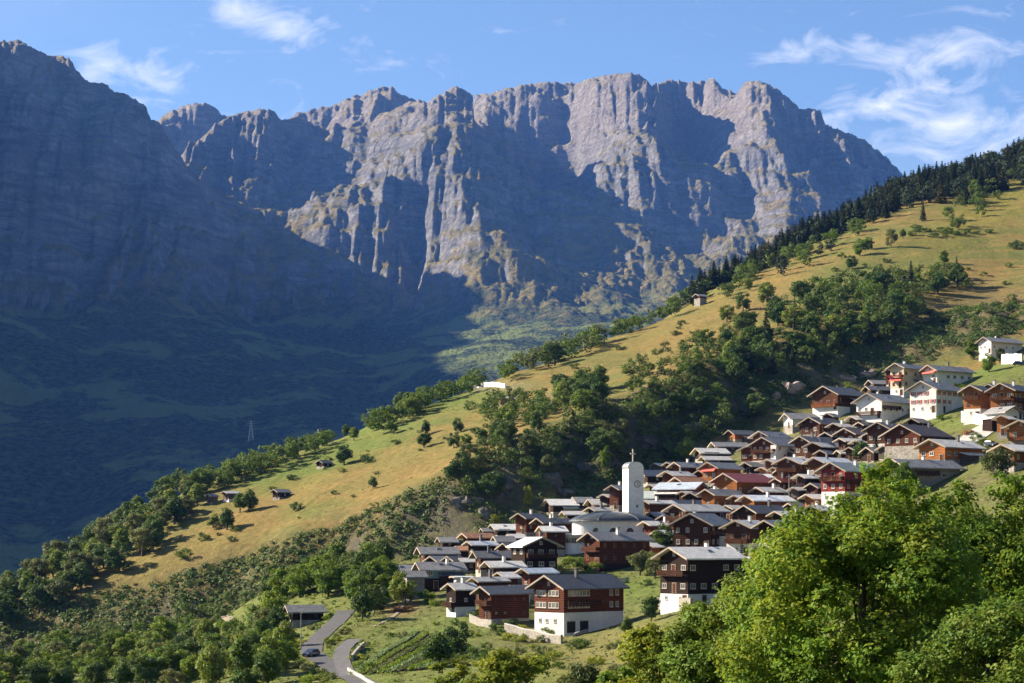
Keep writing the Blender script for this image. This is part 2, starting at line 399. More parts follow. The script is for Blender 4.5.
# ------------------------------------------------------------------ far mountains
MP = []
def madd(*rows):
    for (px, py, Y) in rows: MP.append(W(px, py, Y))
CREST = [(-60,40,4550),(-20,38,4590),(0,42,4600),(14,40,4610),(24,41,4620),(32,48,4630),(46,55,4645),(62,56,4660),(69,57,4670),(75,69,4690),(88,81,4710),(107,84,4735),(112,91,4745),(126,94,4765),(138,101,4785),(146,106,4800),(151,119,4815),(156,122,4830)]
FARC = [(165,114,6700),(185,105,6800),(203,102,6800),(215,108,6800),(225,117,6850),(250,110,6900),(270,109,6900),(283,121,6900),(300,112,6900),(330,106,7000),(352,97,7000),(380,87,7050),(392,86,7050),(400,95,7050),(420,100,7000),(430,101,6900)]
MAINC = [(440,94,6000),(457,86,5900),(472,95,6050),(490,93,6300),(520,85,6650),(550,82,6750),(575,83,6700),(600,76,6400),(612,74,6300),(637,73,6200),(652,85,6350),(672,79,6600),(690,83,6700),(712,78,6650),(727,90,6500),(737,93,6350),(745,82,6250),(757,80,6150),(770,84,6100),(785,95,6120),(800,108,6150),(820,110,6150),(826,125,6150),(840,130,6150),(860,137,6150),(875,148,6130),(890,160,6100),(905,178,6050),(925,205,5950),(950,235,5850),(1000,300,5700),(1150,420,5300)]
for lst in (CREST[::2], FARC[::2], MAINC[::2]): madd(*lst)
for (px, py, Y) in CREST[::3] + FARC[::4] + MAINC[::4]:
    x, y, z = W(px, py, Y); MP.append((x, y+600, z-250)); MP.append((x, y+1500, z-700))
madd((0,292,4200),(80,285,4270),(150,275,4400),(0,170,4400),(80,180,4470),(150,190,4590),(-60,290,4150),(40,330,3800),(130,320,3950),
     (0,420,3000),(100,410,3050),(200,400,3200),(200,330,3900),(300,350,3900),(0,560,2300),(250,475,2500),(400,400,3200),(520,345,3700),
     (210,290,4600),(260,290,4750),(330,290,4850),(205,190,5150),(260,175,5500),(310,172,5600),(355,185,5480),(300,150,6200),(240,145,6100),(380,130,6300),(190,150,5600),
     (445,120,5450),(415,150,5250),(435,165,5120),(372,190,5180),(360,240,4950),(410,225,4980),(435,213,4930),(440,262,4700),(440,300,4550),(490,225,4850),(505,258,4550),(540,305,4250),(470,250,4650),
     (480,150,6050),(510,160,6250),(550,150,6450),(545,220,5900),(560,265,4950),(580,180,6250),
     (640,125,5880),(645,172,5560),(640,230,5080),(620,275,4600),(600,310,4100),(690,150,6430),(692,210,6130),(690,262,5300),(655,290,4450),(680,320,4100),
     (765,125,5860),(755,185,5540),(745,240,5080),(800,150,6000),(830,200,5750),(880,225,5700),(800,255,5000),(900,300,4800),(740,300,4500),(450,370,3300),(600,345,3600),(350,270,4900),(395,300,4700))
MP += [(x_, y_, z_+S0*y_) for x_, y_, z_ in ((-2700,3300,1150),(-2900,2700,950),(-2700,4300,1300),(-2500,2100,500),(-1900,1800,-200),(-1500,2300,-250),(-1000,2000,-520),(0,1900,-500),(600,1900,-420),(-600,1300,-560),(600,1200,-500),(-2000,3600,300),(-3600,5200,1500),
       (1500,2500,-100),(2500,4000,300),(2500,2200,0),(-3600,1200,-100),(-2200,900,-450),(2200,900,-200),(0,8600,700),(-3000,8000,900),(3200,7500,300))]
mtps = TPS(MP, 1000.0, 0.002)
mpx = np.concatenate([np.arange(-1300, -60, 14), np.arange(-60, 1085, 1.6), np.arange(1086, 1500, 14)])
mY = np.concatenate([np.linspace(900, 2300, 30, endpoint=False), np.linspace(2300, 4200, 130, endpoint=False), np.linspace(4200, 7200, 350, endpoint=False), np.linspace(7200, 9000, 14)])
MPX, MYY = np.meshgrid(mpx, mY); MXX = (MPX-512)/U*MYY
c40x = np.arange(-14000, 9001, 60.0); c40y = np.arange(700, 9601, 40.0)
MC = mtps(*np.meshgrid(c40x, c40y))
def mbase(x, y):
    u = np.clip((x+14000)/60.0, 0, MC.shape[1]-1.001); v = np.clip((y-700)/40.0, 0, MC.shape[0]-1.001)
    i = u.astype(int); j = v.astype(int); a = u-i; b = v-j
    return (MC[j,i]*(1-a)+MC[j,i+1]*a)*(1-b) + (MC[j+1,i]*(1-a)+MC[j+1,i+1]*a)*b
B0 = mbase(MXX, MYY); cl = sstep(-40, 260, B0-S0*MYY)*sstep(3000, 3700, MYY)
# buttresses and gullies: the slope profile is pushed in and out
amp = np.clip(.55+1.1*fbm(MXX/900, MYY/700, 2, 29), .12, 1.2)
wy = cl*(190*(ridged(MXX/760+.15*fbm(MXX/300, MYY/300, 2, 3), MYY/1900, 2, 2)-.2) + 95*amp*(ridged(MXX/230, MYY/800, 4, 8)-.2) + 36*amp*(ridged(MXX/70, MYY/300, 4, 15, .6)))
wx = cl*60*fbm(MXX/500, MYY/500, 3, 19)
MZ = mbase(MXX+wx, MYY-wy)
# strata: ledges and steps, tilted gently
hi = cl*sstep(0, 300, MZ-S0*MYY)
for band_h, amt, sd in ((170.0, .75, 51), (62.0, .55, 57), (24.0, .3, 58)):
    ph = MZ + 0.10*MXX + 80*fbm(MXX/900, MYY/900, 3, sd) + 22*fbm(MXX/170, MYY/170, 3, sd+1)
    q = ph/band_h; fr = q-np.floor(q); st = sstep(.18, .82, fr)
    loc = np.clip(0.42+1.6*fbm(MXX/420, MYY/300, 3, sd+3), 0, 1)
    MZ = MZ + hi*amt*loc*band_h*(st-fr)
MZ = MZ + hi*(34*ridged(MXX/170+.5*fbm(MXX/90, MYY/90, 2, 78), MYY/170, 5, 71, .55) + 6*ridged(MXX/30, MYY/34, 3, 75))
MZ = MZ + (1-hi)*sstep(1800, 2600, MYY)*(46*ridged(MXX/520, MYY/420, 4, 81) + 9*np.abs(fbm(MXX/16, MYY/12, 2, 85)))
# the skyline is fitted to the surveyed crest
prof = CREST + FARC + MAINC
tp = np.interp(mpx, [p[0] for p in prof], [(HZ-p[1])/U for p in prof]); tY = np.interp(mpx, [p[0] for p in prof], [p[2] for p in prof])
tp = tp + (3.2*fbm(mpx/8, mpx*0, 3, 91) + 2.4*fbm(mpx/3.3, mpx*0+3, 2, 95))/U
for it in range(3):
    ang = MZ/MYY; k = ang.argmax(0); cur = ang.max(0); Yk = mY[k]
    d = (tp-cur)*Yk; d = np.where((mpx > -60) & (mpx < 1000), d, 0)
    wgt = np.exp(-((MYY - Yk[None])/np.where(MYY < Yk[None], 520.0, 900.0))**2)
    MZ = MZ + d[None]*wgt
m_mtn, nt = mat_new('mountain_rock'); t = NT(nt)
geo = t.n('ShaderNodeNewGeometry'); pos = geo.outputs['Position']
sepn = t.n('ShaderNodeSeparateXYZ'); t.set(sepn.inputs[0], geo.outputs['Normal'])
sepp = t.n('ShaderNodeSeparateXYZ'); t.set(sepp.inputs[0], pos)
relz = t.math('SUBTRACT', sepp.outputs['Z'], t.math('MULTIPLY', sepp.outputs['Y'], S0/K))
nL = t.noise(pos, .0016, 5, .6); nM = t.noise(pos, .012, 6, .65); nS = t.noise(pos, .05, 5, .65)
strat = t.noise(t.mapping(pos, (.004, .004, .022), (0, .12, 0)), 1.0, 7, .7, 1.2)
rock = t.mix(t.maprange(strat, .36, .64), (.085,.085,.088), (.38,.365,.35))
stain = t.noise(t.mapping(pos, (.012, .012, .0022)), 1.0, 6, .65, .6)
rock = t.mix(t.maprange(stain, .46, .66, 0, .7), rock, (.10,.10,.105))
warm = t.math('MAXIMUM', t.maprange(nL, .45, .65, 0, .6), t.maprange(t.math('ADD', relz, t.math('MULTIPLY', nM, 500)), 1150, 1500, 0, .8))
rock = t.mix(warm, rock, t.mix(.5, rock, (.40,.30,.22)))
rock = t.mix(t.maprange(nS, .35, .7, 0, .6), rock, (.11,.11,.112))
zn = t.math('ADD', sepn.outputs['Z'], t.math('MULTIPLY', t.math('SUBTRACT', nM, .5), .5))
gf = t.maprange(t.math('ADD', zn, t.maprange(relz, 650, 350, 0, .16)), .68, .86)
grass = t.mix(t.maprange(nM, .4, .65), (.10,.10,.03), (.27,.20,.065))
grass = t.mix(t.maprange(relz, 1000, 1300), grass, t.mix(t.maprange(nM, .45, .6), (.30,.26,.20), (.28,.215,.07)))
colm = t.mix(gf, rock, grass)
wood = t.mix(t.maprange(nS, .42, .6), (.008,.017,.010), (.075,.10,.04))
meadow = t.mix(nM, (.12,.17,.045), (.17,.18,.055))
wood = t.mix(t.maprange(t.math('ADD', t.math('MULTIPLY', t.noise(pos, .0032, 5, .6), .9), t.math('MULTIPLY', nM, .4)), .66, .72), wood, meadow)
lowf = t.maprange(t.math('ADD', relz, t.math('MULTIPLY', t.math('SUBTRACT', nM, .5), 500)), 260, 60)
colm = t.mix(t.math('MULTIPLY', lowf, t.maprange(sepn.outputs['Z'], .48, .66)), colm, wood)
bh = t.math('ADD', t.math('MULTIPLY', nM, 1.4), t.math('ADD', nS, t.math('MULTIPLY', strat, 1.0)))
t.out(t.bsdf(colm, .95, .08, t.bump(bh, 1.0, 34.0)))
mo = link('mountain', grid_mesh('mountain', np.stack([MXX, MYY*K, MZ], -1), m_mtn)); tag(mo, kind='structure')

# ------------------------------------------------------------------ materials for things
def m_simple(name, c0, c1, scale, rough=.85, spec=.2, bump=.3, bdist=.05, detail=5, coord='Object', stretch=(1,1,1), metallic=0.0, var=0.25):
    m, nt = mat_new(name); t = NT(nt)
    tc = t.n('ShaderNodeTexCoord'); v = t.mapping(tc.outputs[coord], stretch)
    oi = t.n('ShaderNodeObjectInfo')
    n1 = t.noise(v, scale, detail, .6); n2 = t.noise(v, scale*.17, 3, .5)
    c = t.mix(t.maprange(n1, .3, .7), c0, c1)
    c = t.mix(t.maprange(n2, .35, .75, 0, .45), c, t.mix(.5, c, (.05,.045,.04)))
    hs = t.n('ShaderNodeHueSaturation'); t.set(hs.inputs['Color'], c)
    t.set(hs.inputs['Value'], t.maprange(oi.outputs['Random'], 0, 1, 1-var, 1+var))
    t.out(t.bsdf(hs.outputs[0], rough, spec, t.bump(n1, bump, bdist), metallic)); return m
def m_timber(name, c0, c1):
    m, nt = mat_new(name); t = NT(nt)
    tc = t.n('ShaderNodeTexCoord'); o = tc.outputs['Object']; oi = t.n('ShaderNodeObjectInfo')
    sep = t.n('ShaderNodeSeparateXYZ'); t.set(sep.inputs[0], o)
    row = t.math('MULTIPLY', sep.outputs['Z'], 2.6); fr = t.math('FRACT', row)
    edge = t.math('MULTIPLY', t.math('ABSOLUTE', t.math('SUBTRACT', fr, .5)), 2.0)      # round logs laid flat
    gap = t.maprange(edge, .6, .95)
    g = t.noise(t.mapping(o, (.6,.6,9)), 2.2, 5, .65); st = t.noise(t.mapping(o, (.25,.25,.12)), 1.6, 3)
    c = t.mix(t.maprange(g, .3, .72), c0, c1); c = t.mix(t.maprange(st, .4, .7, 0, .55), c, t.mix(.6, c, (.03,.018,.012)))
    c = t.mix(t.math('MULTIPLY', gap, .9), c, (.010,.007,.006))
    hs = t.n('ShaderNodeHueSaturation'); t.set(hs.inputs['Color'], c)
    t.set(hs.inputs['Value'], t.maprange(oi.outputs['Random'], 0, 1, .75, 1.3))
    t.out(t.bsdf(hs.outputs[0], .85, .07, t.bump(t.math('SUBTRACT', t.math('MULTIPLY', g, .3), edge), .6, .06))); return m
def m_roof(name, c0, c1, rough=.6, spec=.35, rows=3.0):
    m, nt = mat_new(name); t = NT(nt)
    tc = t.n('ShaderNodeTexCoord'); o = tc.outputs['Object']; oi = t.n('ShaderNodeObjectInfo')
    sep = t.n('ShaderNodeSeparateXYZ'); t.set(sep.inputs[0], o)
    cb = t.n('ShaderNodeCombineXYZ'); t.set(cb.inputs[0], sep.outputs['Y']); t.set(cb.inputs[1], t.math('MULTIPLY', sep.outputs['X'], 1.0))
    br = t.n('ShaderNodeTexBrick'); t.set(br.inputs['Vector'], cb.outputs[0]); br.inputs['Scale'].default_value = 1.0
    br.inputs['Brick Width'].default_value = .42; br.inputs['Row Height'].default_value = 1/rows; br.inputs['Mortar Size'].default_value = .014
    t.set(br.inputs['Color1'], c0); t.set(br.inputs['Color2'], c1); t.set(br.inputs['Mortar'], tuple(x*.35 for x in c0)); br.offset = .5
    n = t.noise(o, .55, 5, .6); n3 = t.noise(o, 2.5, 4, .6)
    c = t.mix(t.maprange(n, .38, .72, 0, .55), br.outputs['Color'], tuple(x*.45 for x in c0))
    c = t.mix(t.maprange(n3, .5, .75, 0, .35), c, (.30,.27,.22))
    hs = t.n('ShaderNodeHueSaturation'); t.set(hs.inputs['Color'], c); t.set(hs.inputs['Value'], t.maprange(oi.outputs['Random'], 0, 1, .75, 1.22))
    t.out(t.bsdf(hs.outputs[0], rough, spec, t.bump(t.math('ADD', br.outputs['Fac'], t.math('MULTIPLY', n3, -.6)), .55, -.05))); return m
def m_leaf(name, dark, light, yellow, trans=.35, ybias=.0):
    m, nt = mat_new(name); t = NT(nt)
    at = t.n('ShaderNodeAttribute', attribute_name='tint'); oi = t.n('ShaderNodeObjectInfo')
    ss = t.n('ShaderNodeSeparateColor'); t.set(ss.inputs[0], at.outputs['Color'])
    c = t.mix(ss.outputs[0], dark, light)
    c = t.mix(t.math('MULTIPLY', t.maprange(t.math('ADD', ss.outputs[1], t.math('MULTIPLY', oi.outputs['Random'], .45)), .75-ybias, 1.25-ybias), .8), c, yellow)
    hs = t.n('ShaderNodeHueSaturation'); t.set(hs.inputs['Color'], c)
    t.set(hs.inputs['Value'], t.maprange(oi.outputs['Random'], 0, 1, .72, 1.25)); t.set(hs.inputs['Hue'], t.maprange(oi.outputs['Random'], 0, 1, .518, .494))
    b = t.bsdf(hs.outputs[0], .6, .14)
    tr = t.n('ShaderNodeBsdfTranslucent'); t.set(tr.inputs['Color'], t.mix(.35, hs.outputs[0], yellow))
    mx = t.n('ShaderNodeMixShader'); mx.inputs[0].default_value = trans; nt.links.new(b, mx.inputs[1]); nt.links.new(tr.outputs[0], mx.inputs[2])
    t.out(mx.outputs[0]); return m
M = {}
M['timber_dark'] = m_timber('timber_dark', (.016,.010,.008), (.042,.023,.015))
M['timber_brown'] = m_timber('timber_brown', (.052,.022,.012), (.125,.051,.025))
M['timber_red'] = m_timber('timber_red', (.075,.024,.014), (.175,.056,.029))
M['timber_orange'] = m_timber('timber_orange', (.24,.085,.024), (.40,.155,.05))
M['timber_grey'] = m_timber('timber_grey', (.09,.072,.06), (.18,.145,.12))
M['red_paint'] = m_timber('red_paint', (.20,.034,.028), (.30,.055,.042))
M['white'] = m_simple('white_plaster', (.60,.585,.56), (.74,.725,.70), 1.2, .9, .15, .15, .03, var=.06)
M['grey_plaster'] = m_simple('grey_plaster', (.27,.255,.23), (.36,.34,.31), 1.2, .9, .15, .2, .03)
M['tan_plaster'] = m_simple('tan_plaster', (.42,.34,.24), (.52,.43,.31), 1.2, .9, .15, .2, .03)
M['teal'] = m_simple('teal_boards', (.13,.24,.25), (.19,.32,.32), 2.0, .8, .2, .2, .03)
M['stone'] = m_simple('stone_wall', (.20,.18,.155), (.42,.385,.335), 1.7, .9, .15, .9, .18)
M['slate_dark'] = m_roof('slate_dark', (.075,.078,.088), (.125,.128,.14), .55, .4)
M['slate_grey'] = m_roof('slate_grey', (.20,.195,.195), (.31,.305,.30), .55, .4)
M['pale'] = m_roof('pale_slate', (.62,.60,.57), (.78,.76,.72), .6, .4)
M['white_roof'] = m_roof('white_metal_roof', (.68,.71,.74), (.82,.84,.86), .45, .5, 1.2)
M['blue_roof'] = m_roof('blue_grey_roof', (.40,.47,.55), (.54,.60,.66), .45, .5, 1.2)
M['navy_roof'] = m_roof('navy_roof', (.035,.05,.085), (.05,.07,.11), .5, .4)
M['rust_roof'] = m_roof('rust_roof', (.38,.165,.085), (.55,.29,.17), .75, .2)
M['red_roof'] = m_roof('red_metal_roof', (.30,.055,.04), (.40,.085,.06), .55, .4, 1.6)
M['green_roof'] = m_roof('green_grey_roof', (.23,.275,.265), (.37,.41,.39), .55, .4)
M['brown_roof'] = m_roof('brown_roof', (.075,.055,.055), (.12,.09,.09), .6, .35)
M['board'] = m_simple('pale_board', (.27,.21,.16), (.43,.35,.28), 3, .8, .2, .2, .02)
M['frame'] = m_simple('window_frame', (.40,.35,.29), (.60,.55,.48), 4, .6, .3, .1, .01)
M['shutter'] = m_simple('red_shutter', (.36,.035,.03), (.45,.06,.05), 4, .6, .3, .1, .01)
M['curtain'] = m_simple('striped_awning', (.55,.10,.08), (.70,.16,.12), 3, .9, .1, .1, .01)
m, nt = mat_new('window_glass'); t = NT(nt); t.out(t.bsdf((.035,.042,.052), .08, .6)); M['glass'] = m
M['metal'] = m_simple('grey_metal', (.22,.23,.24), (.33,.34,.35), 3, .45, .5, .1, .01, metallic=.6)
M['dome'] = m_roof('dome_sheet', (.045,.055,.06), (.075,.088,.095), .4, .4, 1.5)
M['dark'] = m_simple('dark_opening', (.02,.018,.016), (.035,.03,.028), 3, .9, .1, .1, .01)
M['bark'] = m_simple('bark', (.055,.042,.03), (.13,.105,.08), 6, .95, .1, .8, .05, stretch=(1,1,.3))
M['asphalt'] = m_simple('asphalt', (.085,.085,.09), (.14,.135,.135), 1.2, .9, .2, .25, .02, coord='Object')
M['concrete'] = m_simple('concrete', (.32,.305,.28), (.45,.43,.40), 1.5, .9, .2, .3, .03)
M['track'] = m_simple('gravel_track', (.20,.165,.12), (.31,.26,.195), 1.5, .95, .1, .5, .04)
M['leaf_green'] = m_leaf('leaf_green', (.034,.076,.011), (.15,.235,.028), (.20,.20,.03))
M['leaf_dark'] = m_leaf('leaf_dark', (.022,.054,.012), (.095,.16,.026), (.10,.12,.025), .28)
M['leaf_olive'] = m_leaf('leaf_olive', (.045,.062,.020), (.13,.16,.045), (.20,.19,.05), .3, .0)
M['leaf_yellow'] = m_leaf('leaf_yellow', (.045,.075,.010), (.20,.255,.024), (.38,.36,.03), .4, .1)
M['leaf_bright'] = m_leaf('leaf_bright', (.024,.066,.008), (.125,.225,.020), (.30,.31,.03), .42, -.22)
M['needle'] = m_leaf('needle', (.010,.022,.010), (.035,.058,.018), (.07,.07,.02), .15)
M['needle_gold'] = m_leaf('needle_gold', (.03,.03,.01), (.085,.085,.02), (.13,.11,.02), .2)
M['leaf_autumn'] = m_leaf('leaf_autumn', (.14,.05,.025), (.30,.13,.05), (.36,.22,.06), .3)
M['leaf_cabbage'] = m_leaf('leaf_cabbage', (.07,.12,.05), (.20,.30,.12), (.30,.32,.10), .3)

# ------------------------------------------------------------------ leaf meshes
def leaf_mesh(name, Cc, S, N, tint, yel, mat, aspect=1.0):
    """one bent leaf-shaped quad pair per centre"""
    n = len(Cc); N = N/np.linalg.norm(N, axis=1, keepdims=True)
    r = rng.normal(size=(n, 3)); U = np.cross(N, r); U /= np.linalg.norm(U, axis=1, keepdims=True); V = np.cross(N, U)
    S = S[:, None]; a = U*S*aspect; b = V*S*.62; c = N*S*.18
    Pv = np.stack([Cc-a, Cc-b-c, Cc+a, Cc+b-c], 1).reshape(-1, 3)
    me = bpy.data.meshes.new(name); me.vertices.add(4*n); me.vertices.foreach_set('co', Pv.astype(np.float32).ravel())
    i = np.arange(n)*4; T = np.stack([i, i+1, i+2, i, i+2, i+3], 1).reshape(-1, 3)
    me.loops.add(T.size); me.loops.foreach_set('vertex_index', T.astype(np.int32).ravel())
    me.polygons.add(len(T)); me.polygons.foreach_set('loop_start', np.arange(0, T.size, 3, dtype=np.int32)); me.polygons.foreach_set('loop_total', np.full(len(T), 3, np.int32))
    at = me.attributes.new('tint', 'FLOAT_COLOR', 'POINT'); v4 = np.ones((n, 4, 4), np.float32); v4[:, :, 0] = tint[:, None]; v4[:, :, 1] = yel[:, None]
    at.data.foreach_set('color', v4.ravel()); me.materials.append(mat); me.update(); return me
def sph(n):
    v = rng.normal(size=(n, 3)); return v/np.linalg.norm(v, axis=1, keepdims=True)
def crown_points(nb, per, rad=(.37,.37,.42), cz=.50, blob=(.13,.22), low=.05, shape='round'):
    d = sph(nb*3); d = d[d[:, 2] > -.92][:nb]; nb = len(d)
    rr = rng.uniform(.35, 1, nb)**.6; ctr = d*np.array(rad)*rr[:, None]
    if shape == 'egg': ctr[:, :2] *= np.clip(1.05-.75*(ctr[:, 2:3]/rad[2]), .25, 1.25)
    if shape == 'tall': ctr[:, :2] *= np.clip(1.0-.55*np.abs(ctr[:, 2:3]/rad[2]), .3, 1)
    ctr[:, 2] += cz; br = rng.uniform(*blob, nb)*(1.1-.35*rr)
    Cc, N, T, Y = [], [], [], []
    for k in range(nb):
        m = int(per*(br[k]/np.mean(blob))**1.6)+4; q = sph(m); rad_ = br[k]*rng.uniform(.25, 1, m)**.45
        sq = np.array([1, 1, .72]); p = ctr[k] + q*rad_[:, None]*sq
        Cc.append(p); N.append(q*.8 + np.array([0, 0, .55]) + rng.normal(size=(m, 3))*.45); T.append(np.clip(rng.uniform(.15, .95)*.55 + rng.uniform(0, .6, m), 0, 1)); Y.append(np.clip(rng.uniform(0, 1)*.5+rng.uniform(0, .6, m), 0, 1))
    Cc, N, T, Y = map(np.concatenate, (Cc, N, T, Y)); k = Cc[:, 2] > low
    return Cc[k], N[k], T[k], Y[k], ctr
def trunk_mesh(name, ctr, h0=.5, r=.028, nb=7):
    b = MB(); top = .72
    b.tube([(0,0,-.06),(0,0,.02),(.008,.004,h0*.5),(0,.01,h0),(.01,0,top)], [r*1.5, r*1.1, r*.85, r*.6, r*.15], 7)
    for c in ctr[R.sample(range(len(ctr)), min(nb, len(ctr)))]:
        z0 = R.uniform(h0*.5, h0*1.05); b.tube([(0,0,z0), tuple(np.array([0,0,z0])*.5 + c*.5 + np.array([0,0,-.03])), tuple(c)], [r*.45, r*.28, r*.06], 4)
    return b.mesh(name, M['bark'], True)
BROAD = []     # (trunk mesh, crown mesh)
def broad_proto(mat, nb, per, ls, **kw):
    Cc, N, T, Y, ctr = crown_points(nb, per, **kw); S = rng.uniform(.7, 1.3, len(Cc))*ls
    return (trunk_mesh('trunk', ctr), leaf_mesh('crown', Cc, S, N, T, Y, mat))
PROTO = {}
PROTO['green'] = [broad_proto(M['leaf_green'], 30, 120, .031) for _ in range(3)] + [broad_proto(M['leaf_green'], 28, 120, .031, rad=(.27,.27,.40), shape='tall') for _ in range(2)]
PROTO['dark'] = [broad_proto(M['leaf_dark'], 30, 120, .031) for _ in range(3)] + [broad_proto(M['leaf_dark'], 28, 120, .031, rad=(.25,.25,.40), shape='egg')]
PROTO['olive'] = [broad_proto(M['leaf_olive'], 28, 110, .031) for _ in range(2)]
PROTO['yellow'] = [broad_proto(M['leaf_yellow'], 28, 110, .031) for _ in range(2)]
PROTO['bright'] = [broad_proto(M['leaf_bright'], 30, 120, .031) for _ in range(3)]
BUSHP = {}
def bush_proto(mat, nb=16, per=75, ls=.045, **kw):
    kw = dict(dict(rad=(.52,.52,.34), cz=.42, blob=(.18,.32), low=.0), **kw)
    Cc, N, T, Y, ctr = crown_points(nb, per, **kw); return leaf_mesh('foliage', Cc, rng.uniform(.7, 1.3, len(Cc))*ls, N, T, Y, mat)
for k, mt in (('green','leaf_green'), ('dark','leaf_dark'), ('olive','leaf_olive'), ('yellow','leaf_yellow'), ('bright','leaf_bright'), ('autumn','leaf_autumn'), ('cabbage','leaf_cabbage')):
    BUSHP[k] = [bush_proto(M[mt]) for _ in range(2)]
def conifer_proto(mat, tiers=16, wid=.20):
    Cc, N, T, Y = [], [], [], []
    for k in range(tiers):
        z = .10 + .88*k/(tiers-1); rad = wid*(1-.93*(k/(tiers-1))**.9)*R.uniform(.82, 1.15); nbr = max(4, int(11-6*k/tiers))
        for j in range(nbr):
            a = 2*math.pi*j/nbr + R.uniform(-.3, .3) + k; L = rad*R.uniform(.75, 1.2); m = 9
            tt = rng.uniform(.15, 1, m); x = np.cos(a)*L*tt; y = np.sin(a)*L*tt; zz = z - .30*L*tt**1.5 + rng.normal(0, .006, m)
            w = rng.normal(0, .16, m)*L*(1-tt*.6)
            Cc.append(np.stack([x - np.sin(a)*w, y + np.cos(a)*w, zz], 1)); N.append(np.stack([np.cos(a)*.5+rng.normal(0,.35,m), np.sin(a)*.5+rng.normal(0,.35,m), np.ones(m)*.8], 1))
            T.append(np.clip(.2+tt*.5+rng.uniform(-.2,.3,m), 0, 1)); Y.append(rng.uniform(0, .8, m))
    Cc, N, T, Y = map(np.concatenate, (Cc, N, T, Y)); S = rng.uniform(.7, 1.2, len(Cc))*.042*(1.15-.6*Cc[:, 2])
    b = MB(); b.tube([(0,0,-.05),(0,0,.3),(0,0,.97)], [.022, .016, .003], 6)
    return (b.mesh('trunk', M['bark'], True), leaf_mesh('crown', Cc, S, N, T, Y, mat))
PROTO['conifer'] = [conifer_proto(M['needle']) for _ in range(3)]
PROTO['larch'] = [conifer_proto(M['needle_gold'], 13, .2)]
COUNT = {}; PENDING = []
def plant_tree(px, py, hpx, kind, label, group=None, wide=1.0, cat='tree', world=None, h=None, name=None):
    """remembers a tree; the largest ones in the picture become objects, the rest one mass of far trees"""
    x, y, z = world if world else ground_at(px, py)
    H = h if h else hpx*y/F
    PENDING.append(dict(p=(x, y, z), H=H, kind=kind, label=label, group=group, w=H*wide*R.uniform(.92, 1.1), cat=cat, size=H*F/y + (1000 if group is None else 0), con=kind in ('conifer', 'larch')))
ORD = 'first second third fourth fifth sixth seventh eighth ninth tenth eleventh twelfth thirteenth fourteenth fifteenth sixteenth seventeenth eighteenth nineteenth twentieth'.split()
def ordinal(i, n):
    if i < 20: return ORD[i]
    t_ = ('twenty', 'thirty', 'forty', 'fifty', 'sixty', 'seventy')[(i+1)//10-2]; u = (i+1) % 10
    return t_.replace('y', 'ieth') if u == 0 else t_ + '-' + ORD[u-1]
def commit_trees():
    for con in (False, True):
        L_ = sorted([p for p in PENDING if p['con'] == con], key=lambda p: -p['size']); keep, rest = L_[:292], L_[292:]
        groups = {}
        if con:
            for p in keep:
                if p['group'] and p['label'].startswith('tree'): p['label'] = 'conifer' + p['label'][4:]
                elif p['group'] and p['label'].startswith('broadleaf tree'): p['label'] = 'conifer' + p['label'][14:]
        for p in keep: groups.setdefault(p['group'], []).append(p)
        for g, items in groups.items():
            if g and len(items) <= 62:
                items.sort(key=lambda p: p['p'][0]/p['p'][1])
                for i, p in enumerate(items): p['label'] = p['label'].replace(' on the slope above the upper village', ' above the upper village') + ', ' + ordinal(i, len(items)) + ' from the left'
        for p in keep:
            tm, cm = R.choice(PROTO[p['kind']]); e = empty('conifer_tree' if con else 'broadleaf_tree', p['p'], R.uniform(0, 6.28)); e.scale = (p['w'], p['w'], p['H'])
            link('trunk', tm, e); link('crown', cm, e); tag(e, p['label'], p['cat'], p['group'])
        COUNT['conifer' if con else 'broad'] = (len(keep), len(rest))
        if rest:
            acc = {}
            for p in rest:
                mat = {'green': 'leaf_green', 'dark': 'leaf_dark', 'olive': 'leaf_olive', 'yellow': 'leaf_yellow', 'bright': 'leaf_bright'}.get(p['kind'], 'needle')
                Cc, N, T_, Y_, ctr = crown_points(16, 36, blob=(.16, .26), shape='egg' if con else 'round', **(dict(rad=(.2,.2,.46)) if con else {})); Cc = Cc*np.array([p['w'], p['w'], p['H']]) + np.array(p['p'])
                acc.setdefault(mat, []).append((Cc, N, T_, Y_, rng.uniform(.7, 1.3, len(Cc))*.05*p['H']))
            for mat, L2 in acc.items():
                Cc, N, T_, Y_, S_ = map(np.concatenate, zip(*L2)); tag(link('far_trees', leaf_mesh('far_trees', Cc, S_, N, T_, Y_, M[mat])), kind='stuff')
def plant_bush(px, py, hpx, kind, label, group=None, wide=1.0, cat='bush', world=None, h=None):
    x, y, z = world if world else ground_at(px, py)
    H = h if h else hpx*y/F
    o = link('bush', R.choice(BUSHP[kind]), None, (x, y, z - .08*H), R.uniform(0, 6.28)); o.scale = (H*wide, H*wide, H); tag(o, label, cat, group); return o
def fill_poly(poly, n, mind, y0=90, y1=1050, seed=1, avoid=()):
    """scatter points on the hillside inside an outline, at least mind metres apart"""
    rr = random.Random(seed); xs = [p[0] for p in poly]; ys = [p[1] for p in poly]; out = []; tries = 0
    while len(out) < n and tries < n*60:
        tries += 1; px = rr.uniform(min(xs), max(xs)); py = rr.uniform(min(ys), max(ys))
        if not inpoly(poly, np.array([px]), np.array([py]))[0]: continue
        g = ground_at(px, py, y0, y1)
        if all((g[0]-q[0])**2 + (g[1]-q[1])**2 > mind*mind for q in out) and all((g[0]-q[0])**2 + (g[1]-q[1])**2 > q[2]**2 for q in avoid): out.append(g)
    return out
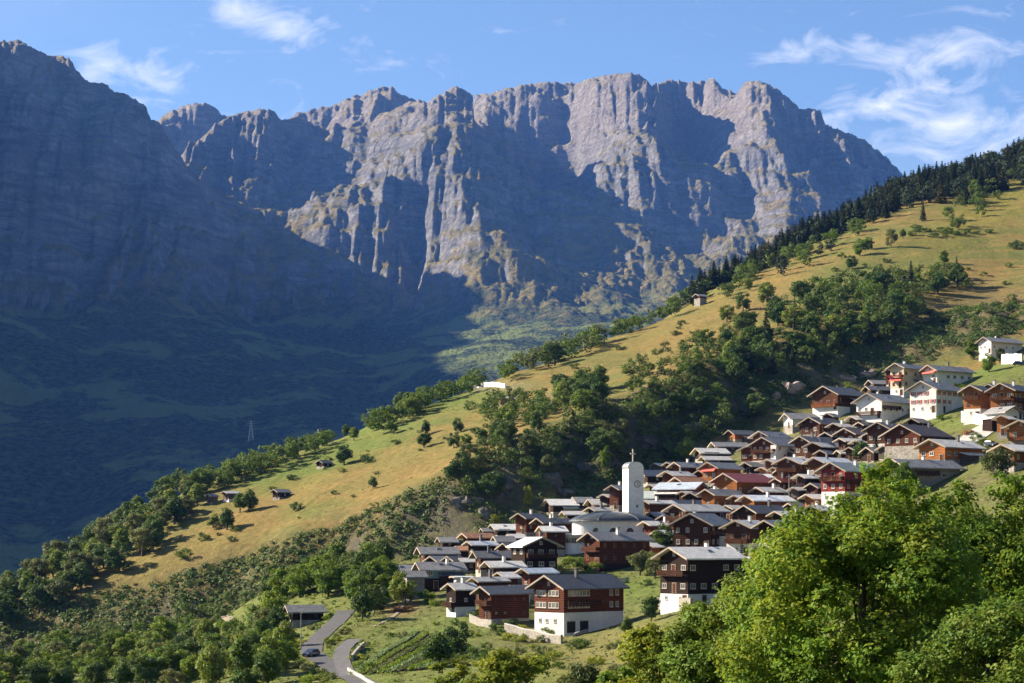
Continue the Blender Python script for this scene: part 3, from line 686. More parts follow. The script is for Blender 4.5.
# ------------------------------------------------------------------ houses
def window_mesh(shut=False, w=.95, h=1.15):
    b = MB(); d = .07
    b.box(-w/2, -w/2+.11, -d, .02, 0, h, 0); b.box(w/2-.11, w/2, -d, .02, 0, h, 0)
    b.box(-w/2+.11, w/2-.11, -d, .02, 0, .11, 0); b.box(-w/2+.11, w/2-.11, -d, .02, h-.11, h, 0)
    b.box(-.035, .035, -d+.01, .02, .11, h-.11, 0); b.box(-w/2+.11, w/2-.11, -.02, .03, .11, h-.11, 1)
    b.box(-w/2-.08, w/2+.08, -d-.06, .02, -.07, -.003, 0)
    if shut:
        for s in (-1, 1): b.box(s*w/2+s*.03 if s > 0 else -w/2-.43, w/2+.43 if s > 0 else -w/2-.03, -d, .02, 0, h, 2)
    return b.mesh('window', [M['frame'], M['glass'], M['shutter']])
WIN = window_mesh(); WIN_SH = window_mesh(True); WIN_BIG = window_mesh(False, 1.5, 1.35)
WIN_SMALL = window_mesh(False, .7, .8)
WIN_PAIR = window_mesh(False, 1.35, 1.05)
WIN_DK = WIN.copy(); WIN_DK.materials[0] = M['timber_orange']
WIN_DK2 = WIN_SMALL.copy(); WIN_DK2.materials[0] = M['timber_brown']
db = MB(); db.box(-.5, .5, -.05, .03, 0, 2.0, 0); db.box(-.6, -.503, -.08, .03, 0, 2.1, 1); db.box(.503, .6, -.08, .03, 0, 2.1, 1); db.box(-.5, .5, -.08, .03, 2.003, 2.1, 1)
DOOR = db.mesh('door', [M['timber_brown'], M['board']])
cb = MB(); cb.box(-.32, .32, -.32, .32, -1.2, 1.15, 0); cb.box(-.42, .42, -.42, .42, 1.153, 1.28, 1); CHIM = cb.mesh('chimney', [M['white'], M['slate_dark']])
cb = MB(); cb.box(-.28, .28, -.28, .28, -1.2, 1.5, 0); cb.box(-.38, .38, -.38, .38, 1.503, 1.6, 0); CHIM_D = cb.mesh('chimney', [M['slate_dark']])
def balcony_mesh(w, mat, dep=1.15):
    b = MB(); b.box(-w/2, w/2, -dep, 0, -.14, 0)
    b.box(-w/2, w/2, -dep, -dep+.07, .92, 1.0); n = max(4, int(w/.42))
    for i in range(n):
        x = -w/2 + (i+.5)*w/n; b.box(x-.15, x+.15, -dep+.015, -dep+.055, .1, .92)
    for s in (-1, 1): b.box(s*w/2-.06, s*w/2+.06, -dep, -dep+.12, .0, 1.02); b.box(s*w/2-.03, s*w/2+.03, -dep+.12, 0, .1, 1.0)
    return b.mesh('balcony', mat)
fb_c = {}
def flower_mesh(w):
    k = round(w)
    if k not in fb_c:
        n = int(26*w); Cc = np.stack([rng.uniform(-w/2, w/2, n), rng.uniform(-.16, .12, n), rng.uniform(-.1, .34, n)], 1)
        fb_c[k] = leaf_mesh('flower_box', Cc, rng.uniform(.06, .13, n), sph(n)+np.array([0,-.5,.4]), rng.uniform(0, 1, n), rng.uniform(0, .6, n), M['flower'])
    return fb_c[k]
M['flower'] = m_leaf('geranium', (.10,.07,.02), (.55,.05,.04), (.6,.10,.08), .3)
HOUSES = []
def solve_base(ax, ay, Ht, L, yaw):
    """where the gable peak seen at a pixel stands Ht above the hillside"""
    Y = np.arange(150, 640, .4)*K; x = (ax-512)/F*Y; z = (HZ-ay)/F*Y
    cx = x + math.sin(yaw)*L/2; cy = Y + math.cos(yaw)*L/2
    ok = (z - Ht) <= hgts(cx, cy); k = int(np.argmax(ok)) if ok.any() else len(Y)-1
    return float(cx[k]), float(cy[k]), float(z[k]-Ht), float(Y[k])
ROUGH_Y = {}
def house(label, ax, ay, gw, rl, h, yaw, roof='slate_grey', wall='timber_brown', base='stone', bh=.22, pitch=None, balc=0, flowers=False, shut=False,
          chim=1, cat='house', name='chalet', group=None, win=True, awn=False, floors=None, balc_mat=None, windows_side=True, oh=1.25, door=True, dormer=False, side_white=False, lean=True, win_on=True):
    ya = math.radians(yaw)
    # scale from an estimate of the distance, then refined once
    Yest = 300.0*K
    for _ in range(3):
        s = F/Yest; cw = max(abs(math.cos(ya)), .5); sw = max(abs(math.sin(ya)), .45)
        Wd = max(1.9, gw/s/cw - 2*oh); L = max(2.2, rl/s/sw - .6); Ht = h/s
        p = math.radians(pitch if pitch else (22.5 if roof in ('pale', 'white_roof', 'blue_roof') else 26))
        if name == 'shed': p = math.radians(pitch or 20)
        rise = (Wd/2)*math.tan(p)
        cx, cy, zb, Yest = solve_base(ax, ay, Ht, L, ya)
    HOUSES.append((cx, cy, math.hypot(Wd, L)/2, zb, ax, ay, Yest, Wd, L, Ht))
    e = empty(name, (cx, cy, zb), -ya); tag(e, label, cat, group)
    wh = max(1.4, Ht - rise - .25); bz = max(.35, Ht*bh) if wh > 3 else .3
    x0, x1, y0, y1 = -Wd/2, Wd/2, -L/2, L/2
    b = MB(); b.box(x0+.03, x1-.03, y0+.03, y1-.03, -5.5, bz); b.build('plinth', M[base], e)
    b = MB(); b.prism_y([(x0, bz+.002), (x1, bz+.002), (x1, wh), (0, wh+rise), (x0, wh)], y0, y1); wobj = b.build('wall', M[wall], e)
    if side_white:
        b = MB(); b.box(x1+.003, x1+.10, y0-.02, y1-.2, bz*.3, wh-.15); b.build('rendered_side_wall', M['white'], e)
        b = MB(); b.box(x1-2.0, x1+.003, y0-.10, y0-.003, bz*.3, wh-.15); b.build('rendered_corner', M['white'], e)
    # roof: two thick slabs, with pale verge boards on the gables
    th = .26; tp_ = math.tan(p); r = MB(); k = th/math.cos(p); ov = 1.35 if L > 5 else .8
    for sgn in (-1, 1):
        xe = sgn*(Wd/2+oh); ze = wh - oh*tp_
        prof = [(0, wh+rise), (xe, ze), (xe, ze+k), (0, wh+rise+k)]
        if sgn > 0: prof = prof
        else: prof = prof[::-1]
        r.prism_y(prof, y0-ov, y1+.6)
    ro = r.build('roof', M[roof], e)
    for sgn in (-1, 1):
        xe = sgn*(Wd/2+oh); ze = wh - oh*tp_; vb = MB()
        prof = [(0, wh+rise-.06), (xe, ze-.06), (xe, ze+k+.03), (0, wh+rise+k+.03)]
        vb.prism_y(prof if sgn > 0 else prof[::-1], y0-ov-.07, y0-ov-.003); vb.build('verge_board', M['board'], ro)
    if lean and Wd > 4.5 and L > 6 and R.random() < .38:          # lean-to on the long side
        sd = 1 if yaw >= 0 else -1; ly0 = y0 + L*R.uniform(.35, .5); ly1 = y1 - L*.05; lw = R.uniform(1.5, 2.4); lz = wh*R.uniform(.5, .68)
        xa, xb = sorted((sd*(Wd/2+.003), sd*(Wd/2+lw))); b = MB(); b.box(xa, xb, ly0, ly1, -4.5, lz); lt = b.build('lean_to', M[R.choice(('timber_dark', 'timber_grey', base))], e)
        b = MB(); pr = [(sd*(Wd/2+.01), lz+.75), (sd*(Wd/2+lw+.45), lz+.02), (sd*(Wd/2+lw+.45), lz+.18), (sd*(Wd/2+.01), lz+.93)]
        b.prism_y(pr if sd > 0 else pr[::-1], ly0-.3, ly1+.3); b.build('lean_to_roof', M[R.choice((roof, 'slate_grey', 'pale', 'slate_dark'))], lt)
    if Wd > 6 and L > 7 and R.random() < .4:             # gallery on the long side
        sd = 1 if yaw >= 0 else -1; g_ = link('gallery', balcony_mesh(L*.55, M['timber_brown'], .95), e, (sd*(Wd/2+.002), y0+L*.3, wh*.60)); g_.rotation_euler = (0, 0, sd*math.pi/2)
    if L > 6 and R.random() < .3:                        # roof light on the visible slope
        sd = 1 if yaw >= 0 else -1; xs_ = sd*Wd*.24; b = MB(); b.box(-.45, .45, -.6, .6, 0, .09, 0); b.box(-.36, .36, -.5, .5, .092, .11, 1)
        sk = b.build('roof_light', [M['metal'], M['glass']], ro, (xs_, y0+L*R.uniform(.3, .7), wh+rise-abs(xs_)*tp_+k+.01)); sk.rotation_euler = (0, sd*p, 0)
    for c in range(chim if chim or R.random() > .45 or not win else 1):
        cxx = R.choice((-1, 1))*Wd*R.uniform(.08, .22); cyy = R.uniform(-.28, .3)*L; zz = wh+rise-abs(cxx)*tp_+k
        ch = link('chimney', R.choice((CHIM, CHIM, CHIM_D)), ro, (cxx, cyy, zz+.1))
    if not win_on: return e
    if win and Ht > 3.6:
        nf = floors or max(1, int((wh - bz + .3)/2.45)); fh = (wh - bz)/nf
        wm = WIN_SH if shut else (R.choice((WIN, WIN, WIN_PAIR, WIN_PAIR, WIN_DK)) if Wd > 4.5 else R.choice((WIN_SMALL, WIN_DK2)))
        nc = max(1, min(4, int((Wd-.5)/2.1)))
        for f in range(nf):
            z = bz + f*fh + fh*.28
            for c in range(nc):
                xx = x0 + (c+.5)*Wd/nc + R.uniform(-.12, .12)
                if balc and f >= nf-balc and c == nc//2 and nc > 1:
                    link('balcony_door', DOOR, e, (xx, y0-.003, bz+f*fh+.02)); continue
                if R.random() < .85: link('window', wm, e, (xx, y0-.003, z))
            if windows_side:
                ns = max(1, min(5, int((L-1)/2.3)))
                for c in range(ns):
                    yy = y0 + (c+.5)*L/ns + R.uniform(-.2, .2)
                    if R.random() < .82:
                        side = 1 if yaw >= 0 else -1
                        w_ = link('window', wm, e, (side*(Wd/2+.003) + (.1 if side_white else 0), yy, z)); w_.rotation_euler = (0, 0, side*math.pi/2)
        if rise > 1.3 and Wd > 5: link('window', WIN_SMALL, e, (0, y0-.003, wh+rise*.12))
        if bz > 2.0:
            for c in range(max(1, nc-1)):
                link('cellar_window', WIN_SMALL, e, (x0 + (c+.5)*Wd/max(1, nc-1) - .3, y0+.027, bz*.45))
            if door: link('door', DOOR, e, (x1-1.0, y0+.027, 0))
            if door:
                d_ = link('door', DOOR, e, ((Wd/2-.027)*(1 if yaw >= 0 else -1), y0+L*.3, 0)); d_.rotation_euler = (0, 0, (1 if yaw >= 0 else -1)*math.pi/2)
        elif door:
            link('door', DOOR, e, (x1-1.1, y0-.003, bz*.4))
        if not balc and Wd > 5.5 and nf > 1 and wall.startswith('timber') and R.random() < .5: balc = 1
        for k_ in range(balc):
            zf = bz + (nf-1-k_)*fh + .02
            if zf < bz+.5 and k_ > 0: break
            bo = link('balcony', balcony_mesh(Wd*.92, M[balc_mat or 'timber_brown']), e, (0, y0-.002, zf))
            if flowers: link('flower_box', flower_mesh(max(2, Wd*.85)), bo, (0, -1.2, 1.0))
        if awn:
            b = MB(); b.poly([(x0+.3,y0-.1,bz+fh*.98),(x1-.3,y0-.1,bz+fh*.98),(x1-.3,y0-1.5,bz+fh*.72),(x0+.3,y0-1.5,bz+fh*.72),(x0+.3,y0-.1,bz+fh*.94),(x1-.3,y0-.1,bz+fh*.94),(x1-.3,y0-1.5,bz+fh*.68),(x0+.3,y0-1.5,bz+fh*.68)],
                             [(0,1,2,3),(7,6,5,4),(0,3,7,4),(1,5,6,2),(3,2,6,7),(0,4,5,1)]); b.build('awning', M['curtain'], e)
    elif door and Ht > 2.4:
        link('door', DOOR, e, (Wd*.1, y0-.003, bz*.4 - .2))
        if L > 4:
            d_ = link('hatch', WIN_SMALL, e, ((Wd/2+.003)*(1 if yaw >= 0 else -1), 0, wh*.42)); d_.rotation_euler = (0, 0, (1 if yaw >= 0 else -1)*math.pi/2)
    return e
def shed(label, ax, ay, rl, h, roof='slate_grey', wall='timber_dark', gw=14, yaw=72, **kw):
    kw.setdefault('chim', 0); kw.setdefault('win', h > 17); kw.setdefault('cat', 'barn'); kw.setdefault('name', 'barn')
    return house(label, ax, ay, gw, rl, h, yaw, roof, wall, **kw)

# --- west end, left of the church
shed('small grey-roofed shed at the far left end of the village', 387, 565, 27, 14, 'slate_grey', 'timber_brown')
shed('tall grey plastered barn beside the big tree at the village\'s left end', 405, 571, 20, 28, 'slate_grey', 'grey_plaster', gw=12, win=False, bh=.6, base='grey_plaster')
house('house with turquoise boarded upper storey under a grey slate roof', 421, 562, 16, 42, 27, 72, 'slate_grey', 'teal', base='timber_dark', bh=.4)
shed('dark barn with grey roof directly behind the turquoise house', 422, 547, 35, 17, 'slate_grey', 'timber_brown')
shed('grey-roofed barn at the upper left edge of the village against dark trees', 441, 537, 20, 14, 'slate_grey', 'timber_dark')
house('chalet with orange rust-coloured roof at the upper left of the village', 466, 533, 11, 26, 18, 55, 'rust_roof', 'timber_brown', chim=0)
house('chalet with bright bluish white roof below the rust-roofed chalet', 471, 541, 11, 24, 18, 55, 'white_roof', 'timber_dark', chim=1)
shed('little rusty-roofed shed left of the bluish white roof', 458, 546, 14, 12, 'rust_roof', 'timber_brown', gw=9)
shed('low pale-roofed barn behind the turquoise house on its right', 462, 558, 18, 14, 'pale', 'timber_brown', gw=9)
shed('brown barn with long dark slate roof left of the pale-roofed barn', 478, 551, 33, 24, 'slate_dark', 'timber_brown')
shed('dark barn with long pale roof in front of the dark slate roof', 490, 561, 32, 22, 'pale', 'timber_dark', yaw=66)
house('big dark chalet with its gable turned right and a pale sunlit roof slope', 541, 537, 42, 16, 38, -24, 'pale', 'timber_dark', bh=.15)
house('red patterned chalet at the top left, back to the dark gully', 521, 513, 17, 20, 25, 42, 'slate_dark', 'timber_red')
house('chalet with wide dark roof just right of the red patterned chalet', 540, 518, 14, 30, 24, 50, 'slate_dark', 'timber_red', bh=.2)
house('brown house with white windows under a pale roof left of the church', 544, 526, 13, 21, 30, 72, 'pale', 'timber_brown', shut=False)
shed('low shed with pale roof above the village\'s left half, beside a yellow tree', 494, 524, 22, 12, 'pale', 'timber_dark')
shed('tiny grey-roofed shed behind the rust-roofed chalet', 483, 528, 10, 9, 'slate_grey', 'timber_grey', gw=7)
shed('small barn with flat grey roof in the middle of the left village half', 496, 536, 18, 17, 'slate_grey', 'timber_grey', gw=12)
shed('grey barn next to the dark chalet\'s pale roof slope', 510, 534, 14, 16, 'pale', 'timber_brown', gw=10)
shed('long barn with two-toned pale roof at the village\'s top edge left of the church', 549, 499, 26, 14, 'pale', 'timber_dark', gw=16)
shed('barn with light grey roof, middle of three above the church dome', 576, 497, 19, 14, 'slate_grey', 'timber_brown', gw=14)
shed('barn with pale roof nearest the tower\'s left side, above the church dome', 592, 499, 20, 14, 'pale', 'timber_brown', gw=14)
shed('tiny pale-roofed shed left of the church dome', 566, 511, 18, 11, 'pale', 'timber_dark', gw=9)
house('little dark gabled hut peeking above the left of the church dome', 592, 507, 12, 22, 12, 50, 'pale', 'timber_dark', chim=0)
house('red-brown chalet standing directly left of the white tower', 614, 485, 15, 18, 26, 40, 'slate_grey', 'timber_red', chim=0)
# --- front row
house('long chalet with lit red gable and grey roof in front of the church', 592, 532, 21, 54, 36, 52, 'slate_grey', 'timber_red', base='timber_dark', bh=.12, chim=2)
BIG = house('large chalet on a tall white basement with dark slate roof, lowest in the village', 549, 575, 35, 60, 54, 47, 'slate_dark', 'timber_red', base='white', bh=.36, chim=1, lean=False, floors=2, win_on=False)
_, _, _, _, _, _, _, bW, bL, bH = HOUSES[-1]; bz_ = bH*.36
for fl in (0, 1):
    zz = bz_ + .85 + fl*2.35
    for xx in [-bW/2+1.0+.98*i for i in range(3)] + [.35+.98*i for i in range(3 if bW > 7.5 else 2)]: link('window', WIN, BIG, (xx, -bL/2-.003, zz))
    for yy in [-bL/2+1.6+1.0*i for i in range(6)] + [bL/2-3.6, bL/2-1.9]:
        w_ = link('window', WIN, BIG, (bW/2+.003, yy, zz)); w_.rotation_euler = (0, 0, math.pi/2)
for xx in (-bW*.3, -bW*.08, bW*.2): link('cellar_window', WIN_SMALL, BIG, (xx, -bL/2+.027, bz_*.5))
gm = MB(); gm.box(-1.15, 1.15, -.06, .04, 0, 2.2, 0); gm.box(-1.25, 1.25, -.09, .04, 2.203, 2.35, 1); GAR = gm.mesh('garage_door', [M['dark'], M['board']])
for yy in (-bL/2+2.0, -bL/2+5.6):
    w_ = link('garage_door', GAR, BIG, (bW/2-.027, yy, .15)); w_.rotation_euler = (0, 0, math.pi/2)
link('window', WIN_SMALL, BIG, (0, -bL/2-.003, bH-2.1))
house('chalet with mottled solar roof behind the chalet on the white basement', 526, 568, 15, 27, 28, 50, 'blue_roof', 'timber_red', chim=0)
house('low lean-to gable tucked against the big white-based chalet', 539, 577, 13, 12, 18, 42, 'pale', 'timber_dark', chim=0, win=False, name='barn', cat='barn')
house('chalet with pale roof and lit red gable behind the wide dark-roofed farmhouse', 477, 577, 13, 28, 26, 52, 'pale', 'timber_red', chim=1)
house('farmhouse with wide dark grey roof and small lit gable at the lower left', 485, 586, 20, 40, 36, 50, 'slate_dark', 'timber_red', base='stone', bh=.1, balc=1, chim=0)
shed('white-walled annex with dark roof right of the farmhouse', 513, 585, 18, 22, 'slate_dark', 'white', gw=11)
shed('wooden granary with pale roof and railed gallery on a small white base', 451, 583, 22, 32, 'pale', 'timber_dark', gw=16, yaw=58, base='white', bh=.26, balc=1)
shed('white flat-topped shed above the wooden granary', 455, 576, 17, 14, 'white_roof', 'white', gw=8, pitch=6)
shed('grey-roofed dark barn alone beside the bending road', 291, 605, 32, 19, 'slate_grey', 'timber_dark', gw=14)
shed('half-hidden grey-roofed hut among trees left of the village', 361, 579, 16, 11, 'slate_grey', 'timber_grey', gw=9)
house('tall dark chalet with balconies and very pale roof above a stone wall', 674, 547, 29, 54, 52, 54, 'pale', 'timber_dark', base='white', bh=.2, balc=2, chim=1, lean=False)
# --- middle, right of the church
house('small pale-roofed chalet touching the right end of the church dome', 647, 521, 12, 26, 23, 52, 'pale', 'timber_red', chim=1)
house('small pale-roofed annex below the chalet at the church dome\'s right', 658, 530, 11, 15, 19, 50, 'white_roof', 'timber_dark', chim=0)
house('tiny orange hut with white roof right of the church-front chalet', 649, 543, 10, 12, 14, 45, 'white_roof', 'timber_orange', chim=0, win=False, name='hut', cat='hut')
house('chalet with long pale roof and balconied gable, two rows above the tall dark chalet', 677, 504, 22, 46, 34, 50, 'pale', 'timber_brown', balc=1, chim=1)
house('broad chalet with big dark grey roof sloping right, above the tall dark chalet', 692, 513, 44, 26, 38, 30, 'slate_grey', 'timber_brown', base='white', bh=.1, chim=1)
house('chalet with pale roof on white basement, second from the foreground trees\' top', 738, 520, 30, 24, 36, 38, 'pale', 'timber_brown', base='white', bh=.36, balc=1, chim=0)
house('dark chalet on white base with mottled grey roof touching the foreground tree', 767, 520, 23, 26, 34, 40, 'slate_grey', 'timber_dark', base='white', bh=.34, chim=0)
shed('long low grey roof behind trees, just above the tall dark chalet', 682, 532, 40, 15, 'slate_grey', 'timber_dark', gw=16)
house('chalet with pale roof first in the row right of the tower\'s foot', 647, 500, 11, 27, 22, 50, 'pale', 'timber_brown', chim=0)
shed('shed with dark navy roof behind the long pale balconied chalet', 675, 500, 30, 13, 'navy_roof', 'timber_dark', gw=12)
house('orange-walled house with bluish roof slope facing left', 699, 482, 18, 38, 20, -58, 'blue_roof', 'timber_orange', chim=0)
house('small dark gable squeezed right of the bluish roof', 691, 492, 16, 10, 17, 35, 'slate_grey', 'timber_dark', chim=0, win=False, name='barn', cat='barn')
house('orange-gabled chalet with grey roof below the red-roofed house', 708, 489, 18, 32, 26, 45, 'slate_grey', 'timber_orange', chim=1)
house('narrow chalet with white roof between the orange-gabled chalet and the long white roof', 735, 495, 14, 12, 22, 38, 'white_roof', 'timber_red', chim=0)
house('house with very long white roof and tan side wall', 748, 495, 16, 44, 24, 55, 'white_roof', 'timber_orange', chim=1)
house('chalet with dark slate roof and orange-brown gable in front of the long white roof', 747, 505, 23, 38, 28, 46, 'slate_dark', 'timber_brown', chim=1, shut=False)
house('dark-gabled chalet with pale roof right of the dark slate chalet', 778, 511, 15, 27, 22, 50, 'pale', 'timber_dark', chim=0)
house('dark blue-shaded chalet with balcony at the foreground tree\'s left shoulder', 812, 505, 21, 16, 28, 35, 'pale', 'timber_dark', balc=1, chim=0)
house('little orange-gabled chalet with pale roof above the foreground tree', 809, 494, 13, 26, 18, 52, 'pale', 'timber_orange', chim=0)
house('orange house with bright red metal roof in the village centre', 726, 473, 26, 42, 30, 45, 'red_roof', 'timber_orange', chim=0)
house('chalet with pale roof and dark red gable just right of the red roof', 759, 487, 14, 24, 16, 52, 'pale', 'timber_red', chim=1)
house('orange chalet with grey roof and red awning above the red-roofed house', 710, 462, 20, 28, 24, 42, 'slate_grey', 'timber_orange', awn=True, chim=0)
house('chalet with pinkish pale roof, left one of two near the tower\'s right', 668, 471, 16, 22, 21, 46, 'pale', 'timber_red', chim=0)
house('chalet with rusty pale roof right of the pinkish-roofed one', 678, 477, 12, 26, 18, 52, 'rust_roof', 'timber_red', chim=0)
shed('long dark shed with navy roof immediately right of the tower', 644, 470, 22, 14, 'navy_roof', 'timber_dark')
house('tiny pale-roofed hut right of the tower\'s clock', 652, 484, 10, 15, 13, 48, 'pale', 'timber_red', chim=0, win=False, name='hut', cat='hut')
house('barn with greenish roof slope facing left beside the tower', 660, 491, 16, 18, 14, -58, 'green_roof', 'timber_dark', chim=0, win=False, name='barn', cat='barn')
house('red-gabled chalet with grey roof on the upper row right of a bright green tree', 677, 462, 14, 30, 20, 50, 'slate_grey', 'timber_red', chim=1)
house('small dark chalet leaning on the red-gabled chalet of the upper row', 668, 462, 10, 10, 18, 40, 'slate_grey', 'timber_dark', chim=0)
shed('long pale-roofed shed along the village\'s top edge', 699, 448, 28, 12, 'pale', 'timber_dark', gw=14)
shed('lower long pale-roofed shed second from the village\'s top edge', 705, 456, 25, 10, 'pale', 'timber_dark', gw=10)
shed('highest thin grey-roofed shed beneath the rocky gully', 715, 442, 34, 10, 'slate_grey', 'timber_grey', gw=10)
shed('small white-roofed hut left of the two long sheds', 693, 454, 9, 9, 'white_roof', 'timber_grey', gw=7)
# --- upper middle
house('tan hall with dark grey roof at the village\'s top centre', 731, 430, 12, 28, 15, 60, 'slate_dark', 'timber_orange', base='tan_plaster', chim=0, win=False)
house('large chalet with grey roof behind the half-white chalet', 761, 431, 20, 26, 29, 42, 'slate_grey', 'timber_red', chim=0)
house('large red-brown chalet with white-plastered right corner', 764, 437, 28, 28, 30, 42, 'slate_grey', 'timber_red', side_white=True, chim=1)
house('red-brown chalet with steep lit gable left of the half-white chalet', 752, 444, 27, 14, 22, 32, 'pale', 'timber_red', chim=0)
house('brown chalet with dark roof right of the half-white chalet', 802, 436, 19, 32, 26, 46, 'slate_dark', 'timber_brown', chim=1)
house('chalet with pale roof in front of the brown dark-roofed chalet', 814, 442, 19, 17, 22, 36, 'pale', 'timber_brown', chim=1)
house('brown chalet with many lit windows and dark roof in the upper village', 811, 417, 21, 28, 22, 44, 'slate_dark', 'timber_brown', chim=1)
house('small pale-roofed hut attached left of the many-windowed chalet', 802, 423, 10, 8, 14, 36, 'pale', 'timber_brown', chim=0, win=False, name='hut', cat='hut')
shed('white-walled house with wide grey roof, highest left of the upper village', 788, 413, 27, 16, 'slate_grey', 'white', gw=14, cat='house', name='house')
house('small chalet with pale roof right of the many-windowed chalet', 835, 423, 14, 17, 17, 42, 'pale', 'timber_brown', chim=0)
house('big brown-gabled chalet with pale roof in the village centre right', 788, 457, 26, 24, 30, 38, 'pale', 'timber_brown', chim=1)
house('brown chalet with long bluish white roof above the red chalet', 816, 457, 20, 34, 28, 48, 'white_roof', 'timber_brown', chim=1)
house('bright red chalet on white base with greenish grey roof', 833, 462, 27, 48, 42, 46, 'green_roof', 'red_paint', base='white', bh=.3, balc=1, flowers=True, chim=1)
house('dark house with pale roof and white ground floor left of the red chalet', 801, 474, 13, 20, 24, 48, 'pale', 'timber_dark', base='white', bh=.4, chim=0)
house('small house with dull red roof right of the red-roofed orange house', 778, 478, 11, 18, 16, 48, 'red_roof', 'timber_brown', chim=0)
house('pale-roofed gable, right one of the cluster of tiny roofs above the red roof', 769, 459, 13, 18, 19, 42, 'pale', 'timber_brown', chim=0)
house('tiny orange-gabled hut in the cluster above the red roof', 762, 467, 11, 10, 13, 40, 'pale', 'timber_orange', chim=0, win=False, name='hut', cat='hut')
house('grey-roofed little chalet, left one of the cluster above the red roof', 747, 462, 13, 15, 14, 44, 'slate_grey', 'timber_dark', chim=0)
house('lit tan gable hut rightmost and lowest of the cluster above the red roof', 774, 467, 11, 10, 14, 40, 'slate_grey', 'timber_orange', chim=0, win=False, name='hut', cat='hut')
shed('low shed with pale bluish roof at the right end of the red roof', 759, 474, 18, 10, 'white_roof', 'timber_dark', gw=9)
# --- right part
house('narrow chalet with pale roof at the top of the right cluster', 853, 416, 11, 24, 13, 52, 'pale', 'timber_brown', chim=0)
house('small dark-roofed chalet right below the narrow pale-roofed one', 861, 422, 9, 17, 12, 50, 'slate_dark', 'timber_brown', chim=0)
house('chalet with violet-grey roof left of the white-cornered brown chalet', 846, 428, 21, 20, 18, 40, 'brown_roof', 'timber_brown', chim=0)
house('tall brown chalet with dark roof and white lower left wall', 879, 422, 27, 24, 27, 40, 'slate_dark', 'timber_brown', base='white', bh=.2, chim=1)
house('wide pink-gabled chalet with dark purple-brown roof', 902, 424, 36, 40, 28, 44, 'brown_roof', 'timber_red', chim=0)
house('small pale-roofed chalet left of a dark round tree', 842, 438, 11, 22, 15, 52, 'pale', 'timber_brown', chim=0)
house('dark-gabled little chalet beside the dark round tree', 857, 440, 12, 13, 13, 42, 'pale', 'timber_dark', chim=0)
shed('grey-roofed shed between the pale-roofed chalets of the right cluster', 832, 443, 15, 11, 'slate_grey', 'timber_dark', gw=9)
shed('low pale-roofed shed under the little chalets of the right cluster', 839, 450, 18, 10, 'pale', 'timber_dark', gw=9)
house('small dark barn below the white house with red shutters', 913, 418, 15, 14, 13, 40, 'slate_grey', 'timber_dark', chim=0, win=False, name='barn', cat='barn')
house('long plastered house with grey roof partly hidden by the foreground trees', 896, 459, 20, 66, 28, 56, 'slate_grey', 'grey_plaster', base='grey_plaster', chim=1)
house('orange chalet with large pale roof at the right', 932, 439, 27, 48, 26, 50, 'pale', 'timber_orange', chim=1)
house('orange-brown chalet with pale roof at the right edge, behind the olive tree', 1004, 444, 23, 34, 24, 48, 'pale', 'timber_orange', chim=0)
house('small orange gable stepped left of the balconied orange chalet at the right edge', 1002, 415, 16, 12, 22, 36, 'pale', 'timber_orange', chim=0)
house('orange chalet with balcony at the right edge of the picture', 1021, 420, 27, 24, 26, 40, 'pale', 'timber_orange', balc=1, chim=0)
house('white house with grey roof slope facing left below the big orange chalets', 1012, 406, 24, 14, 22, -28, 'slate_grey', 'white', base='white', chim=0)
house('orange chalet on white base with balcony, left one of the big orange chalets', 972, 385, 21, 22, 34, 40, 'slate_dark', 'timber_orange', base='white', bh=.3, balc=1, chim=0)
house('narrow chalet with pale verge between the two big orange chalets', 990, 384, 14, 14, 30, 38, 'slate_dark', 'tan_plaster', base='white', chim=0)
house('biggest bright orange chalet with dark roof at the right edge', 1002, 383, 26, 34, 36, 40, 'slate_dark', 'timber_orange', base='white', bh=.25, balc=1, chim=1)
house('white house with red shutters and grey roof', 923, 381, 28, 36, 32, 44, 'slate_grey', 'white', base='white', shut=True, chim=1, floors=2)
house('pale grey house with wide grey roof behind the red-shuttered white house', 930, 365, 15, 44, 21, 56, 'slate_grey', 'white', base='white', chim=1, awn=True)
house('block with red awnings and white pillar behind the red-shuttered white house', 897, 363, 18, 34, 36, 46, 'slate_grey', 'tan_plaster', base='white', awn=True, balc=2, balc_mat='red_paint', chim=1)
house('small balconied gable left of the red-awning block', 889, 369, 13, 12, 27, 38, 'slate_grey', 'timber_brown', base='white', balc=1, balc_mat='red_paint', chim=0)
shed('brown building with long dark roof left of the red-awning block', 868, 386, 30, 12, 'slate_dark', 'timber_brown', gw=12)
shed('flat grey-roofed hut behind the brown dark-roofed building', 871, 380, 20, 10, 'slate_grey', 'timber_grey', gw=9)
house('chalet with orange flowered balconies and dark roof at the upper left of the new quarter', 825, 386, 28, 34, 27, 46, 'slate_dark', 'timber_brown', base='white', bh=.2, balc=2, flowers=True, balc_mat='timber_orange', chim=1)
house('white-fronted chalet with loggia balconies and grey roof beside the flowered chalet', 869, 393, 27, 38, 28, 46, 'slate_grey', 'white', base='white', balc=2, chim=2)
house('lone pale house with grey roof high on the grass at the right edge', 985, 337, 12, 38, 18, 58, 'slate_grey', 'white', base='white', chim=1)

